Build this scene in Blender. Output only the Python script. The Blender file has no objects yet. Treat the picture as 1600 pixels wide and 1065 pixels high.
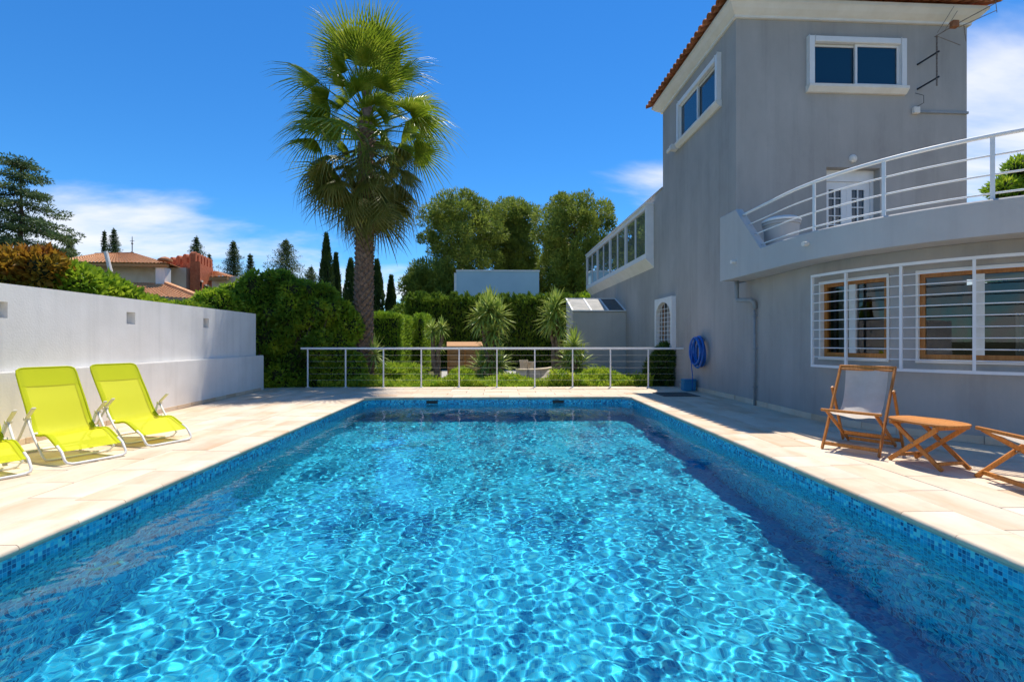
import bpy, bmesh, math, random
import numpy as np
from mathutils import Vector, Matrix
R = math.radians
scene = bpy.context.scene
COL = scene.collection

# ---------------------------------------------------------------- camera, sky, sun, exposure
F, CX, CY, H, YAW = 755.6, 800.0, 532.5, 1.27, R(1.517)     # photo pixels, eye height
cam_d = bpy.data.cameras.new('camera'); cam = bpy.data.objects.new('camera', cam_d); COL.objects.link(cam)
cam_d.lens = 17.0; cam_d.sensor_width = 36.0; cam_d.clip_start = 0.05; cam_d.clip_end = 2000
cam.location = (0, 0, H); cam.rotation_euler = (R(90), 0, -YAW)
scene.camera = cam

SUN_OFF = (-0.155, -0.38)                    # shadow displacement for each metre of height
SUN_DIR = Vector((-SUN_OFF[0], -SUN_OFF[1], 1)).normalized()
SUN_EL = math.asin(SUN_DIR.z); SUN_AZ = math.atan2(SUN_DIR.x, SUN_DIR.y)
sd = bpy.data.lights.new('sun', 'SUN'); sun = bpy.data.objects.new('sun', sd); COL.objects.link(sun)
sd.energy = 4.6; sd.angle = R(0.53); sd.color = (1.0, 0.94, 0.84)
sun.rotation_euler = SUN_DIR.to_track_quat('Z', 'Y').to_euler()
sd.cycles.is_caustics_light = True

CLOUD_SHIFT, CLOUD_COL = (1.37, 3.1, 0.1), (5.5, 5.55, 5.75, 1)
world = bpy.data.worlds.new('World'); scene.world = world; world.use_nodes = True
wn, wl = world.node_tree.nodes, world.node_tree.links
wn.clear()
def N(t, **k):
    n = wn.new(t)
    for a, v in k.items(): setattr(n, a, v)
    return n
out = N('ShaderNodeOutputWorld'); bg = N('ShaderNodeBackground'); bg.inputs['Strength'].default_value = 0.15
sky = N('ShaderNodeTexSky', sky_type='NISHITA', sun_disc=False, sun_elevation=SUN_EL, sun_rotation=SUN_AZ,
        altitude=700, air_density=1.0, dust_density=0.0, ozone_density=3.0)
hs = N('ShaderNodeHueSaturation'); hs.inputs['Saturation'].default_value = 1.25; hs.inputs['Value'].default_value = 1.0
wl.new(sky.outputs[0], hs.inputs['Color'])
tint = N('ShaderNodeMix', data_type='RGBA', blend_type='MULTIPLY'); tint.inputs[0].default_value = 1.0; tint.inputs[7].default_value = (0.45, 0.77, 0.93, 1)
wl.new(hs.outputs[0], tint.inputs[6])
# clouds: noise on a flat layer overhead, thicker towards the horizon and to the right
tcw = N('ShaderNodeTexCoord'); sp = N('ShaderNodeSeparateXYZ'); wl.new(tcw.outputs['Generated'], sp.inputs[0])
def WM(op, a, b=None, c=None):
    k = N('ShaderNodeMath', operation=op)
    for i, x in enumerate((a, b, c)):
        if x is None: continue
        if isinstance(x, (int, float)): k.inputs[i].default_value = x
        else: wl.new(x, k.inputs[i])
    return k.outputs[0]
zz = WM('ADD', WM('MAXIMUM', sp.outputs[2], 0.0), 0.22)
cv = N('ShaderNodeCombineXYZ'); wl.new(WM('DIVIDE', sp.outputs[0], zz), cv.inputs[0]); wl.new(WM('DIVIDE', sp.outputs[1], zz), cv.inputs[1])
mpw = N('ShaderNodeMapping'); mpw.inputs['Location'].default_value = CLOUD_SHIFT; mpw.inputs['Scale'].default_value = (0.55, 1.0, 1.0); wl.new(cv.outputs[0], mpw.inputs[0])
nz1 = N('ShaderNodeTexNoise'); nz1.inputs['Scale'].default_value = 1.15; nz1.inputs['Detail'].default_value = 8; nz1.inputs['Roughness'].default_value = 0.56; nz1.inputs['Distortion'].default_value = 0.35
wl.new(mpw.outputs[0], nz1.inputs['Vector'])
# bias: more cloud low down, and over the right where the house stands
edge = WM('ADD', 0.235, WM('MULTIPLY', WM('MAXIMUM', sp.outputs[0], 0.0), 0.34))
low = WM('MINIMUM', WM('MULTIPLY', WM('SUBTRACT', edge, sp.outputs[2]), 1.7), 0.15)
den = WM('ADD', nz1.outputs['Fac'], low)
mr = N('ShaderNodeMapRange', interpolation_type='SMOOTHSTEP'); mr.inputs[1].default_value = 0.55; mr.inputs[2].default_value = 0.78; mr.inputs[3].default_value = 0.0; mr.inputs[4].default_value = 0.93
wl.new(den, mr.inputs[0])
cl = N('ShaderNodeMix', data_type='RGBA'); cl.inputs[7].default_value = CLOUD_COL
wl.new(mr.outputs[0], cl.inputs[0]); wl.new(tint.outputs[2], cl.inputs[6])
wl.new(cl.outputs[2], bg.inputs['Color']); wl.new(bg.outputs[0], out.inputs[0])

vs = scene.view_settings
vs.view_transform = 'Standard'; vs.look = 'None'; vs.exposure = 0.32; vs.gamma = 1.0; vs.use_curve_mapping = False
cy = scene.cycles
cy.use_denoising = True; cy.max_bounces = 10; cy.transparent_max_bounces = 16; cy.transmission_bounces = 8
cy.caustics_refractive = True; cy.caustics_reflective = False; cy.sample_clamp_indirect = 4.0

# ---------------------------------------------------------------- helpers
def at(px, d, z=0.0):
    """photo column and camera depth -> world point at height z"""
    xc = (px - CX) / F * d
    return Vector((xc*math.cos(YAW) + d*math.sin(YAW), d*math.cos(YAW) - xc*math.sin(YAW), z))
def zat(py, d): return H + (CY - py) / F * d
def dg(py, z=0.0): return (H - z) * F / (py - CY)           # depth of a photo row on a level plane

MATS = {}
def pmat(name, c1, c2=None, scale=4.0, detail=4.0, rough=0.75, bump=0.0, bscale=60.0, rand=0.0, metallic=0.0,
         spec=0.4, stretch=None, transl=0.0, c3=None, coords='Object', streak=0.0, rrand=False):
    m = bpy.data.materials.new(name); m.use_nodes = True
    n, l = m.node_tree.nodes, m.node_tree.links
    b = n['Principled BSDF']; MATS[name] = m
    b.inputs['Roughness'].default_value = rough; b.inputs['Metallic'].default_value = metallic
    b.inputs['Specular IOR Level'].default_value = spec
    tc = n.new('ShaderNodeTexCoord'); vec = tc.outputs[coords]
    if stretch:
        mp = n.new('ShaderNodeMapping'); mp.inputs['Scale'].default_value = stretch
        l.new(vec, mp.inputs['Vector']); vec = mp.outputs[0]
    if rand or rrand:                                         # shift the pattern from piece to piece
        oi = n.new('ShaderNodeObjectInfo')
        va = n.new('ShaderNodeVectorMath'); va.operation = 'ADD'
        sc_ = n.new('ShaderNodeMath'); sc_.operation = 'MULTIPLY'; sc_.inputs[1].default_value = 57.0
        l.new(oi.outputs['Random'], sc_.inputs[0]); l.new(vec, va.inputs[0]); l.new(sc_.outputs[0], va.inputs[1]); vec = va.outputs[0]
    col = None
    if c2:
        nz = n.new('ShaderNodeTexNoise'); nz.inputs['Scale'].default_value = scale; nz.inputs['Detail'].default_value = detail
        nz.inputs['Roughness'].default_value = 0.6
        l.new(vec, nz.inputs['Vector'])
        cr = n.new('ShaderNodeValToRGB'); e = cr.color_ramp.elements
        e[0].position = 0.32; e[0].color = (*c1, 1); e[1].position = 0.68; e[1].color = (*c2, 1)
        if c3:
            e2 = cr.color_ramp.elements.new(0.5); e2.color = (*c3, 1)
        l.new(nz.outputs['Fac'], cr.inputs[0]); col = cr.outputs[0]
    else:
        b.inputs['Base Color'].default_value = (*c1, 1)
        if rand:
            rg = n.new('ShaderNodeRGB'); rg.outputs[0].default_value = (*c1, 1); col = rg.outputs[0]
    if rand:
        mr = n.new('ShaderNodeMapRange'); mr.inputs[3].default_value = 1 - rand; mr.inputs[4].default_value = 1 + rand
        l.new(oi.outputs['Random'], mr.inputs[0])
        h2 = n.new('ShaderNodeHueSaturation'); l.new(mr.outputs[0], h2.inputs['Value']); l.new(col, h2.inputs['Color']); col = h2.outputs[0]
    if streak:                                                # rain streaks and blotchy weathering
        for stx, amt, lo, hi in (((5.0, 5.0, 0.22), streak, 0.50, 0.74), ((1.3, 1.3, 1.0), streak*0.8, 0.50, 0.72)):
            mp2 = n.new('ShaderNodeMapping'); mp2.inputs['Scale'].default_value = stx; l.new(tc.outputs[coords], mp2.inputs['Vector'])
            n2 = n.new('ShaderNodeTexNoise'); n2.inputs['Scale'].default_value = 1.0; n2.inputs['Detail'].default_value = 6; n2.inputs['Roughness'].default_value = 0.65; l.new(mp2.outputs[0], n2.inputs['Vector'])
            mr2 = n.new('ShaderNodeMapRange'); mr2.inputs[1].default_value = lo; mr2.inputs[2].default_value = hi; mr2.inputs[3].default_value = 1.0; mr2.inputs[4].default_value = 1.0 - amt; l.new(n2.outputs['Fac'], mr2.inputs[0])
            h3 = n.new('ShaderNodeHueSaturation'); l.new(mr2.outputs[0], h3.inputs['Value']); l.new(col, h3.inputs['Color']); col = h3.outputs[0]
    if col: l.new(col, b.inputs['Base Color'])
    if bump:
        bz = n.new('ShaderNodeTexNoise'); bz.inputs['Scale'].default_value = bscale; bz.inputs['Detail'].default_value = 5
        l.new(vec, bz.inputs['Vector'])
        bp = n.new('ShaderNodeBump'); bp.inputs['Strength'].default_value = min(bump, 1); bp.inputs['Distance'].default_value = 0.01
        l.new(bz.outputs['Fac'], bp.inputs['Height']); l.new(bp.outputs[0], b.inputs['Normal'])
    if transl:
        tr = n.new('ShaderNodeBsdfTranslucent'); mx = n.new('ShaderNodeMixShader'); mx.inputs[0].default_value = transl
        if col: l.new(col, tr.inputs['Color'])
        else: tr.inputs['Color'].default_value = (*c1, 1)
        l.new(b.outputs[0], mx.inputs[1]); l.new(tr.outputs[0], mx.inputs[2]); l.new(mx.outputs[0], n['Material Output'].inputs['Surface'])
    return m

class MB:
    def __init__(s): s.v = []; s.f = []
    def add(s, v, f):
        o = len(s.v); s.v += [tuple(p) for p in v]; s.f += [tuple(i + o for i in q) for q in f]; return s
    def box(s, x0, x1, y0, y1, z0, z1):
        return s.add([(x0,y0,z0),(x1,y0,z0),(x1,y1,z0),(x0,y1,z0),(x0,y0,z1),(x1,y0,z1),(x1,y1,z1),(x0,y1,z1)],
                     [(0,3,2,1),(4,5,6,7),(0,1,5,4),(1,2,6,5),(2,3,7,6),(3,0,4,7)])
    def bar(s, a, b, w, t, up=(0,0,1)):
        """rectangular bar from a to b: w across (perpendicular to up), t along up"""
        a, b = Vector(a), Vector(b); d = (b - a).normalized(); up = Vector(up)
        sx = d.cross(up)
        if sx.length < 1e-4: sx = d.cross(Vector((1, 0, 0)))
        sx.normalize(); sz = sx.cross(d).normalized()
        P = []
        for c in (a, b):
            for i, j in ((-1,-1),(1,-1),(1,1),(-1,1)): P.append(c + sx*(w/2*i) + sz*(t/2*j))
        return s.add(P, [(0,1,2,3),(7,6,5,4),(0,4,5,1),(1,5,6,2),(2,6,7,3),(3,7,4,0)])
    def tube(s, pts, r, n=8, caps=True, closed=False):
        pts = [Vector(p) for p in pts]; rr = r if isinstance(r, (list, tuple)) else [r]*len(pts)
        up = None; ring = []; L = len(pts)
        for i, p in enumerate(pts):
            if closed: t = (pts[(i+1) % L] - pts[i-1])
            else: t = pts[min(i+1, L-1)] - pts[max(i-1, 0)]
            t.normalize()
            if up is None:
                up = Vector((0,0,1)) if abs(t.z) < 0.9 else Vector((1,0,0))
            x = t.cross(up).normalized(); up = x.cross(t).normalized()
            ring.append([p + x*(rr[i]*math.cos(2*math.pi*k/n)) + up*(rr[i]*math.sin(2*math.pi*k/n)) for k in range(n)])
        V = [q for g in ring for q in g]; Fc = []
        for i in range(L if closed else L-1):
            j = (i+1) % L
            for k in range(n): Fc.append((i*n+k, i*n+(k+1) % n, j*n+(k+1) % n, j*n+k))
        if caps and not closed: Fc += [tuple(range(n))[::-1], tuple((L-1)*n+k for k in range(n))]
        return s.add(V, Fc)
    def prism(s, poly, z0, z1):
        n = len(poly)
        V = [(x, y, z0) for x, y in poly] + [(x, y, z1) for x, y in poly]
        return s.add(V, [tuple(range(n))[::-1], tuple(range(n, 2*n))] + [(i, (i+1) % n, n+(i+1) % n, n+i) for i in range(n)])
    def lathe(s, prof, n=16, c=(0,0,0)):
        V = []; Fc = []
        for r, z in prof:
            for k in range(n): V.append((c[0]+r*math.cos(2*math.pi*k/n), c[1]+r*math.sin(2*math.pi*k/n), c[2]+z))
        for i in range(len(prof)-1):
            for k in range(n): Fc.append((i*n+k, i*n+(k+1) % n, (i+1)*n+(k+1) % n, (i+1)*n+k))
        Fc.append(tuple(range(n))[::-1]); Fc.append(tuple((len(prof)-1)*n+k for k in range(n)))
        return s.add(V, Fc)
    def mesh(s, name, bevel=0.0, smooth=False, seg=1):
        me = bpy.data.meshes.new(name); me.from_pydata(s.v, [], s.f); me.update()
        if bevel:
            bm = bmesh.new(); bm.from_mesh(me)
            bmesh.ops.bevel(bm, geom=[e for e in bm.edges if len(e.link_faces) == 2 and e.calc_face_angle(0) > 0.5], offset=bevel, segments=seg, affect='EDGES', clamp_overlap=True)
            bm.to_mesh(me); bm.free()
        if smooth:
            me.polygons.foreach_set('use_smooth', [True]*len(me.polygons))
            if smooth == 'auto': me.set_sharp_from_angle(angle=R(40))
        return me
    def build(s, name, m, parent=None, bevel=0.0, smooth=False, seg=1, loc=None):
        return link(name, s.mesh(name, bevel, smooth, seg), m, parent, loc)
def link(name, me, m=None, parent=None, loc=None):
    o = bpy.data.objects.new(name, me); COL.objects.link(o)
    if m and not me.materials: me.materials.append(MATS[m] if isinstance(m, str) else m)
    if parent: o.parent = parent
    if loc: o.location = loc
    return o
def np_mesh(name, V, Fq, smooth=False):
    """numpy vertices and same-sized faces -> mesh"""
    me = bpy.data.meshes.new(name); V = np.asarray(V, np.float32); Fq = np.asarray(Fq, np.int32); k = Fq.shape[1]
    me.vertices.add(len(V)); me.vertices.foreach_set('co', V.ravel())
    me.loops.add(Fq.size); me.loops.foreach_set('vertex_index', Fq.ravel())
    me.polygons.add(len(Fq)); me.polygons.foreach_set('loop_start', np.arange(0, Fq.size, k, dtype=np.int32))
    if smooth: me.polygons.foreach_set('use_smooth', np.ones(len(Fq), bool))
    me.update(calc_edges=True); return me
def tag(o, label=None, cat=None, group=None, kind=None):
    if label: o['label'] = label
    if cat: o['category'] = cat
    if group: o['group'] = group
    if kind: o['kind'] = kind
    return o
def empty(name, loc=(0,0,0), rz=0.0, label=None, cat=None, group=None):
    o = bpy.data.objects.new(name, None); COL.objects.link(o); o.location = loc; o.rotation_euler = (0, 0, rz)
    o.empty_display_size = 0.1
    return tag(o, label, cat, group)
def copy_tree(o, parent=None):
    c = o.copy(); COL.objects.link(c); c.parent = parent
    for ch in o.children: copy_tree(ch, c)
    return c
# ---------------------------------------------------------------- pool, water, deck
PX, PY0, PY1, WZ, PD = 3.02, 0.25, 11.05, -0.165, 1.65        # half width, near and far end, water level, depth
CH = 0.22                                                    # cut corners of the far end

def mosaic(name, cols, joint):
    m = bpy.data.materials.new(name); m.use_nodes = True; MATS[name] = m
    n, l = m.node_tree.nodes, m.node_tree.links; b = n['Principled BSDF']
    b.inputs['Roughness'].default_value = 0.25
    tc = n.new('ShaderNodeTexCoord')
    # pick the two in-plane axes from the surface normal so the grid stays square on walls and floor
    ge = n.new('ShaderNodeNewGeometry'); sep = n.new('ShaderNodeSeparateXYZ'); l.new(ge.outputs['Normal'], sep.inputs[0])
    ps = n.new('ShaderNodeSeparateXYZ'); l.new(tc.outputs['Object'], ps.inputs[0])
    def M(op, a, c=None, d=None):
        k = n.new('ShaderNodeMath'); k.operation = op
        for i, x in enumerate((a, c, d)):
            if x is None: continue
            if isinstance(x, (int, float)): k.inputs[i].default_value = x
            else: l.new(x, k.inputs[i])
        return k.outputs[0]
    ax = M('GREATER_THAN', M('ABSOLUTE', sep.outputs[0]), 0.5)
    az = M('GREATER_THAN', M('ABSOLUTE', sep.outputs[2]), 0.5)
    def mixf(f, a, c):
        k = n.new('ShaderNodeMix'); k.data_type = 'FLOAT'; l.new(f, k.inputs[0]); l.new(a, k.inputs[2]); l.new(c, k.inputs[3]); return k.outputs[0]
    T = 0.0285
    u = M('DIVIDE', mixf(ax, ps.outputs[0], ps.outputs[1]), T)
    v = M('DIVIDE', mixf(az, ps.outputs[2], ps.outputs[1]), T)
    fu, fv = M('FRACT', u), M('FRACT', v)
    cell = n.new('ShaderNodeCombineXYZ'); l.new(M('FLOOR', u), cell.inputs[0]); l.new(M('FLOOR', v), cell.inputs[1])
    l.new(M('ADD', M('MULTIPLY', ax, 17.0), M('MULTIPLY', az, 31.0)), cell.inputs[2])
    wh = n.new('ShaderNodeTexWhiteNoise'); wh.noise_dimensions = '3D'; l.new(cell.outputs[0], wh.inputs['Vector'])
    cr = n.new('ShaderNodeValToRGB'); cr.color_ramp.interpolation = 'CONSTANT'
    e = cr.color_ramp.elements
    e[0].position, e[0].color = cols[0][0], (*cols[0][1], 1); e[1].position, e[1].color = cols[1][0], (*cols[1][1], 1)
    for p, c in cols[2:]: q = e.new(p); q.color = (*c, 1)
    l.new(wh.outputs['Value'], cr.inputs[0])
    g = M('MAXIMUM', M('GREATER_THAN', M('ABSOLUTE', M('SUBTRACT', fu, 0.5)), 0.44), M('GREATER_THAN', M('ABSOLUTE', M('SUBTRACT', fv, 0.5)), 0.44))
    mx = n.new('ShaderNodeMix'); mx.data_type = 'RGBA'; l.new(g, mx.inputs[0]); l.new(cr.outputs[0], mx.inputs[6]); mx.inputs[7].default_value = (*joint, 1)
    l.new(mx.outputs[2], b.inputs['Base Color'])
    rr = n.new('ShaderNodeMapRange'); l.new(g, rr.inputs[0]); rr.inputs[3].default_value = 0.18; rr.inputs[4].default_value = 0.8
    l.new(rr.outputs[0], b.inputs['Roughness'])
    bp = n.new('ShaderNodeBump'); bp.invert = True; bp.inputs['Strength'].default_value = 0.5; bp.inputs['Distance'].default_value = 0.002
    l.new(g, bp.inputs['Height']); l.new(bp.outputs[0], b.inputs['Normal'])
    return m
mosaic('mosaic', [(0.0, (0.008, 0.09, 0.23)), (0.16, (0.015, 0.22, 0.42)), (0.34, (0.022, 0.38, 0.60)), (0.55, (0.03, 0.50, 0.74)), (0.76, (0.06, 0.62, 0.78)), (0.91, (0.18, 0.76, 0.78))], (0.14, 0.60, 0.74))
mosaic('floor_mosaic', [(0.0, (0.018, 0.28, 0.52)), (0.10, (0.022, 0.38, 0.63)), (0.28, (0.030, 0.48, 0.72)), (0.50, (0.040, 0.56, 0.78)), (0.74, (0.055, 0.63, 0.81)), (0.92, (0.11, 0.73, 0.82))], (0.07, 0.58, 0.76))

outline = [(-PX, PY0), (PX, PY0), (PX, PY1-CH), (PX-CH, PY1), (-PX+CH, PY1), (-PX, PY1-CH)]
def pool():
    n = len(outline); zt, zb = -0.062, WZ - PD
    V = [(x, y, zt) for x, y in outline] + [(x, y, zb) for x, y in outline]
    Fc = [(n+i, n+(i+1) % n, (i+1) % n, i)[::-1] for i in range(n)] + [tuple(range(n, 2*n))]
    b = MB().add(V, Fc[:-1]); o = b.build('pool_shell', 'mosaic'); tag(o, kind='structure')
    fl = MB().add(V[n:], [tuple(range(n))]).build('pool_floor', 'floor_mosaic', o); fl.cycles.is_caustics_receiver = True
    o.cycles.is_caustics_receiver = True
    return o
shell = pool()

WAVE = 0.0062
def water():
    m = bpy.data.materials.new('water'); m.use_nodes = True; MATS['water'] = m
    n, l = m.node_tree.nodes, m.node_tree.links; n.remove(n['Principled BSDF'])
    g = n.new('ShaderNodeBsdfGlass'); g.inputs['IOR'].default_value = 1.333; g.inputs['Roughness'].default_value = 0.0
    g.inputs['Color'].default_value = (0.86, 0.97, 1.0, 1)
    l.new(g.outputs[0], n['Material Output'].inputs['Surface'])
    st = 0.011
    xs = np.arange(-PX+0.002, PX, st); ys = np.arange(PY0+0.002, PY1, st)
    X, Y = np.meshgrid(xs, ys); Z = np.zeros_like(X)
    rg = np.random.RandomState(4)
    for i in range(70):
        lam = 0.055 * (0.17/0.055) ** rg.rand()
        a = rg.rand()*2*math.pi; k = 2*math.pi/lam; amp = WAVE * lam ** 2
        Z += amp*np.sin(k*(X*math.cos(a) + Y*math.sin(a)) + rg.rand()*6.283)
    mod = np.zeros_like(X)
    for i in range(9):                                        # calmer and livelier patches
        lam = rg.uniform(0.5, 2.2); a = rg.rand()*2*math.pi; k = 2*math.pi/lam; mod += np.sin(k*(X*math.cos(a) + Y*math.sin(a)) + rg.rand()*6.283)/3.0
    Z *= np.clip(1.0 + 0.34*mod, 0.35, 1.8)
    for i in range(14):                                       # slow swell under the ripples
        lam = rg.uniform(0.45, 1.3); a = rg.rand()*2*math.pi; k = 2*math.pi/lam; Z += 0.0075/k*np.sin(k*(X*math.cos(a) + Y*math.sin(a)) + rg.rand()*6.283)
    V = np.stack([X, Y, WZ + Z], -1).reshape(-1, 3); h, w = X.shape
    idx = np.arange(h*w).reshape(h, w)
    Fq = np.stack([idx[:-1,:-1], idx[:-1,1:], idx[1:,1:], idx[1:,:-1]], -1).reshape(-1, 4)
    c = V[Fq].mean(1); keep = (np.abs(c[:,0]) + c[:,1]) < PX + PY1 - CH - 0.01
    o = link('pool_water', np_mesh('pool_water', V, Fq[keep], True), 'water'); tag(o, kind='structure')
    o.cycles.is_caustics_caster = True
    return o
water_o = water()
# ---------------------------------------------------------------- surfaces
pmat('slab', (0.62, 0.43, 0.27), (0.74, 0.63, 0.49), scale=2.2, detail=5, rough=0.7, bump=0.25, bscale=45, rand=0.07, stretch=(0.9, 0.28, 1), c3=(0.70, 0.56, 0.41), spec=0.25, streak=0.10)
pmat('grout', (0.20, 0.16, 0.12), (0.34, 0.28, 0.21), scale=9, rough=0.95)
pmat('grout_band', (0.32, 0.42, 0.38), (0.45, 0.50, 0.43), scale=6, rough=0.8)
pmat('soil', (0.05, 0.06, 0.018), (0.12, 0.11, 0.05), scale=0.8, rough=1.0, bump=0.6, bscale=18)
pmat('lawn', (0.06, 0.12, 0.02), (0.12, 0.18, 0.04), scale=3, rough=0.95, bump=0.5, bscale=60)
pmat('garden_paving', (0.34, 0.33, 0.30), (0.47, 0.45, 0.41), scale=3, rough=0.85, bump=0.3, bscale=50)
pmat('white_render', (0.81, 0.78, 0.735), (0.88, 0.855, 0.82), scale=1.6, detail=6, rough=0.85, bump=0.2, bscale=40, spec=0.2, streak=0.09)
pmat('grey_render', (0.365, 0.34, 0.31), (0.47, 0.44, 0.405), scale=0.9, detail=8, stretch=(1, 1, 0.45), rough=0.82, bump=0.35, bscale=55, spec=0.25, streak=0.12)
pmat('pale_grey_render', (0.50, 0.475, 0.445), (0.56, 0.535, 0.50), scale=0.9, detail=6, rough=0.85, bump=0.3, bscale=60, spec=0.25, streak=0.08)
pmat('white_paint', (0.78, 0.77, 0.75), (0.84, 0.83, 0.81), scale=5, rough=0.45, spec=0.4)
pmat('cream_moulding', (0.76, 0.71, 0.63), (0.84, 0.80, 0.73), scale=3, rough=0.7, bump=0.1, bscale=40)
pmat('terracotta', (0.30, 0.10, 0.04), (0.50, 0.22, 0.10), scale=7, rough=0.9, bump=0.3, bscale=50, rand=0.3)
pmat('roof_orange', (0.50, 0.22, 0.09), (0.70, 0.40, 0.21), scale=5, rough=0.9, bump=0.3, bscale=40)
pmat('wood', (0.42, 0.14, 0.022), (0.62, 0.25, 0.05), scale=6, detail=6, rough=0.5, stretch=(9, 9, 1.2), bump=0.1, bscale=30, rand=0.16, spec=0.4)
pmat('window_wood', (0.34, 0.12, 0.02), (0.46, 0.19, 0.04), scale=6, rough=0.4, stretch=(6, 6, 1))
pmat('canvas', (0.74, 0.68, 0.60), (0.82, 0.77, 0.70), scale=7, rough=0.95, bump=0.15, bscale=160, transl=0.42)
pmat('frame_white', (0.70, 0.67, 0.60), (0.80, 0.78, 0.72), scale=8, rough=0.35, spec=0.5)
pmat('plastic_cream', (0.72, 0.66, 0.48), rough=0.5)
pmat('black_metal', (0.012, 0.012, 0.013), rough=0.45, spec=0.5)
pmat('rusty_metal', (0.14, 0.09, 0.06), (0.30, 0.26, 0.22), scale=22, rough=0.6, metallic=0.3)
pmat('grey_pipe', (0.26, 0.28, 0.29), (0.34, 0.35, 0.36), scale=6, rough=0.5)
pmat('grate_metal', (0.10, 0.095, 0.085), (0.16, 0.15, 0.13), scale=9, rough=0.7)
pmat('cavity_shade', (0.012, 0.012, 0.012), rough=0.9)  # near-black, the shade inside an opening put into the colour
pmat('hose_blue', (0.008, 0.10, 0.42), (0.012, 0.16, 0.55), scale=10, rough=0.35, spec=0.5)
pmat('box_blue', (0.02, 0.22, 0.42), rough=0.4)
pmat('room', (0.10, 0.085, 0.07), (0.16, 0.13, 0.10), scale=2, rough=0.9)
pmat('curtain', (0.62, 0.58, 0.48), (0.72, 0.68, 0.60), scale=4, rough=0.95, transl=0.3)
pmat('crate_wood', (0.36, 0.17, 0.06), (0.50, 0.27, 0.11), scale=5, rough=0.7, stretch=(1, 8, 8), rand=0.15)
pmat('brick_red', (0.36, 0.085, 0.035), (0.52, 0.16, 0.07), scale=6, rough=0.9, bump=0.3, bscale=30)
pmat('beige_wall', (0.62, 0.52, 0.40), (0.72, 0.63, 0.52), scale=2, rough=0.9)
pmat('boulder', (0.45, 0.36, 0.25), (0.62, 0.52, 0.38), scale=6, rough=0.9, bump=0.6, bscale=18)
def glassmat(name, col, rough=0.02, spec=0.6):
    m = pmat(name, col, rough=rough, spec=spec); b = m.node_tree.nodes['Principled BSDF']; b.inputs['IOR'].default_value = 1.6; return m
glassmat('tinted_glass', (0.004, 0.03, 0.055)); glassmat('bay_glass', (0.58, 0.68, 0.74), 0.015, 0.9).node_tree.nodes['Principled BSDF'].inputs['Metallic'].default_value = 0.85
def clearglass():
    m = bpy.data.materials.new('clear_glass'); m.use_nodes = True; MATS['clear_glass'] = m
    n, l = m.node_tree.nodes, m.node_tree.links; n.remove(n['Principled BSDF'])
    t = n.new('ShaderNodeBsdfTransparent'); t.inputs[0].default_value = (0.62, 0.66, 0.66, 1)
    g = n.new('ShaderNodeBsdfGlossy'); g.inputs['Roughness'].default_value = 0.01
    fr = n.new('ShaderNodeFresnel'); fr.inputs['IOR'].default_value = 1.75
    mx = n.new('ShaderNodeMixShader'); l.new(fr.outputs[0], mx.inputs[0]); l.new(t.outputs[0], mx.inputs[1]); l.new(g.outputs[0], mx.inputs[2])
    l.new(mx.outputs[0], n['Material Output'].inputs['Surface'])
clearglass()
def meshfabric(name, col, open_):
    m = bpy.data.materials.new(name); m.use_nodes = True; MATS[name] = m
    n, l = m.node_tree.nodes, m.node_tree.links; b = n['Principled BSDF']
    b.inputs['Base Color'].default_value = (*col, 1); b.inputs['Roughness'].default_value = 0.7; b.inputs['Specular IOR Level'].default_value = 0.25
    tl = n.new('ShaderNodeBsdfTranslucent'); tl.inputs[0].default_value = (col[0], col[1], col[2], 1)
    tp = n.new('ShaderNodeBsdfTransparent'); tp.inputs[0].default_value = (1.0, 0.93, 0.35, 1)
    m1 = n.new('ShaderNodeMixShader'); m1.inputs[0].default_value = 0.35; l.new(b.outputs[0], m1.inputs[1]); l.new(tl.outputs[0], m1.inputs[2])
    m2 = n.new('ShaderNodeMixShader'); m2.inputs[0].default_value = open_; l.new(m1.outputs[0], m2.inputs[1]); l.new(tp.outputs[0], m2.inputs[2])
    l.new(m2.outputs[0], n['Material Output'].inputs['Surface'])
    tc = n.new('ShaderNodeTexCoord'); wv = n.new('ShaderNodeTexNoise'); wv.inputs['Scale'].default_value = 260; l.new(tc.outputs['Object'], wv.inputs['Vector'])
    bp = n.new('ShaderNodeBump'); bp.inputs['Strength'].default_value = 0.15; bp.inputs['Distance'].default_value = 0.002; l.new(wv.outputs[0], bp.inputs['Height']); l.new(bp.outputs[0], b.inputs['Normal'])
meshfabric('lime_mesh', (0.74, 0.78, 0.012), 0.16); meshfabric('lime_band', (0.64, 0.68, 0.006), 0.03)

# ---------------------------------------------------------------- ground, deck
DY1 = 13.42                                                  # far edge of the deck
GZ = -0.16
def ground():
    b = MB(); B = 700
    for x0, x1, y0, y1 in ((-B, -6.6, -B, B), (7.5, B, -B, B), (-6.6, 7.5, DY1-0.05, B), (-6.6, 7.5, -B, -3.0)):
        b.add([(x0,y0,GZ),(x1,y0,GZ),(x1,y1,GZ),(x0,y1,GZ)], [(0,1,2,3)])
    tag(b.build('ground', 'soil'), kind='structure')
ground()
deck = MB()
bed = -0.03
deck.box(-6.6, -PX-0.02, -3.0, DY1, -0.2, bed).box(PX+0.02, 7.5, -3.0, DY1, -0.2, bed).box(-PX-0.02, PX+0.02, PY1+0.02, DY1, -0.2, bed).box(-PX-0.02, PX+0.02, -3.0, PY0-0.02, -0.2, bed)
deck = tag(deck.build('pool_deck', 'grout'), kind='structure')
rnd = random.Random(7)
SW, SL, GAP = 0.43, 0.86, 0.009
_sl = {}
def slab_mesh(w, l):
    k = (round(w, 3), round(l, 3))
    if k not in _sl: _sl[k] = MB().box(-w/2+GAP/2, w/2-GAP/2, -l/2+GAP/2, l/2-GAP/2, -0.03, 0).mesh('paving_slab', 0.004)
    return _sl[k]
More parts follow.
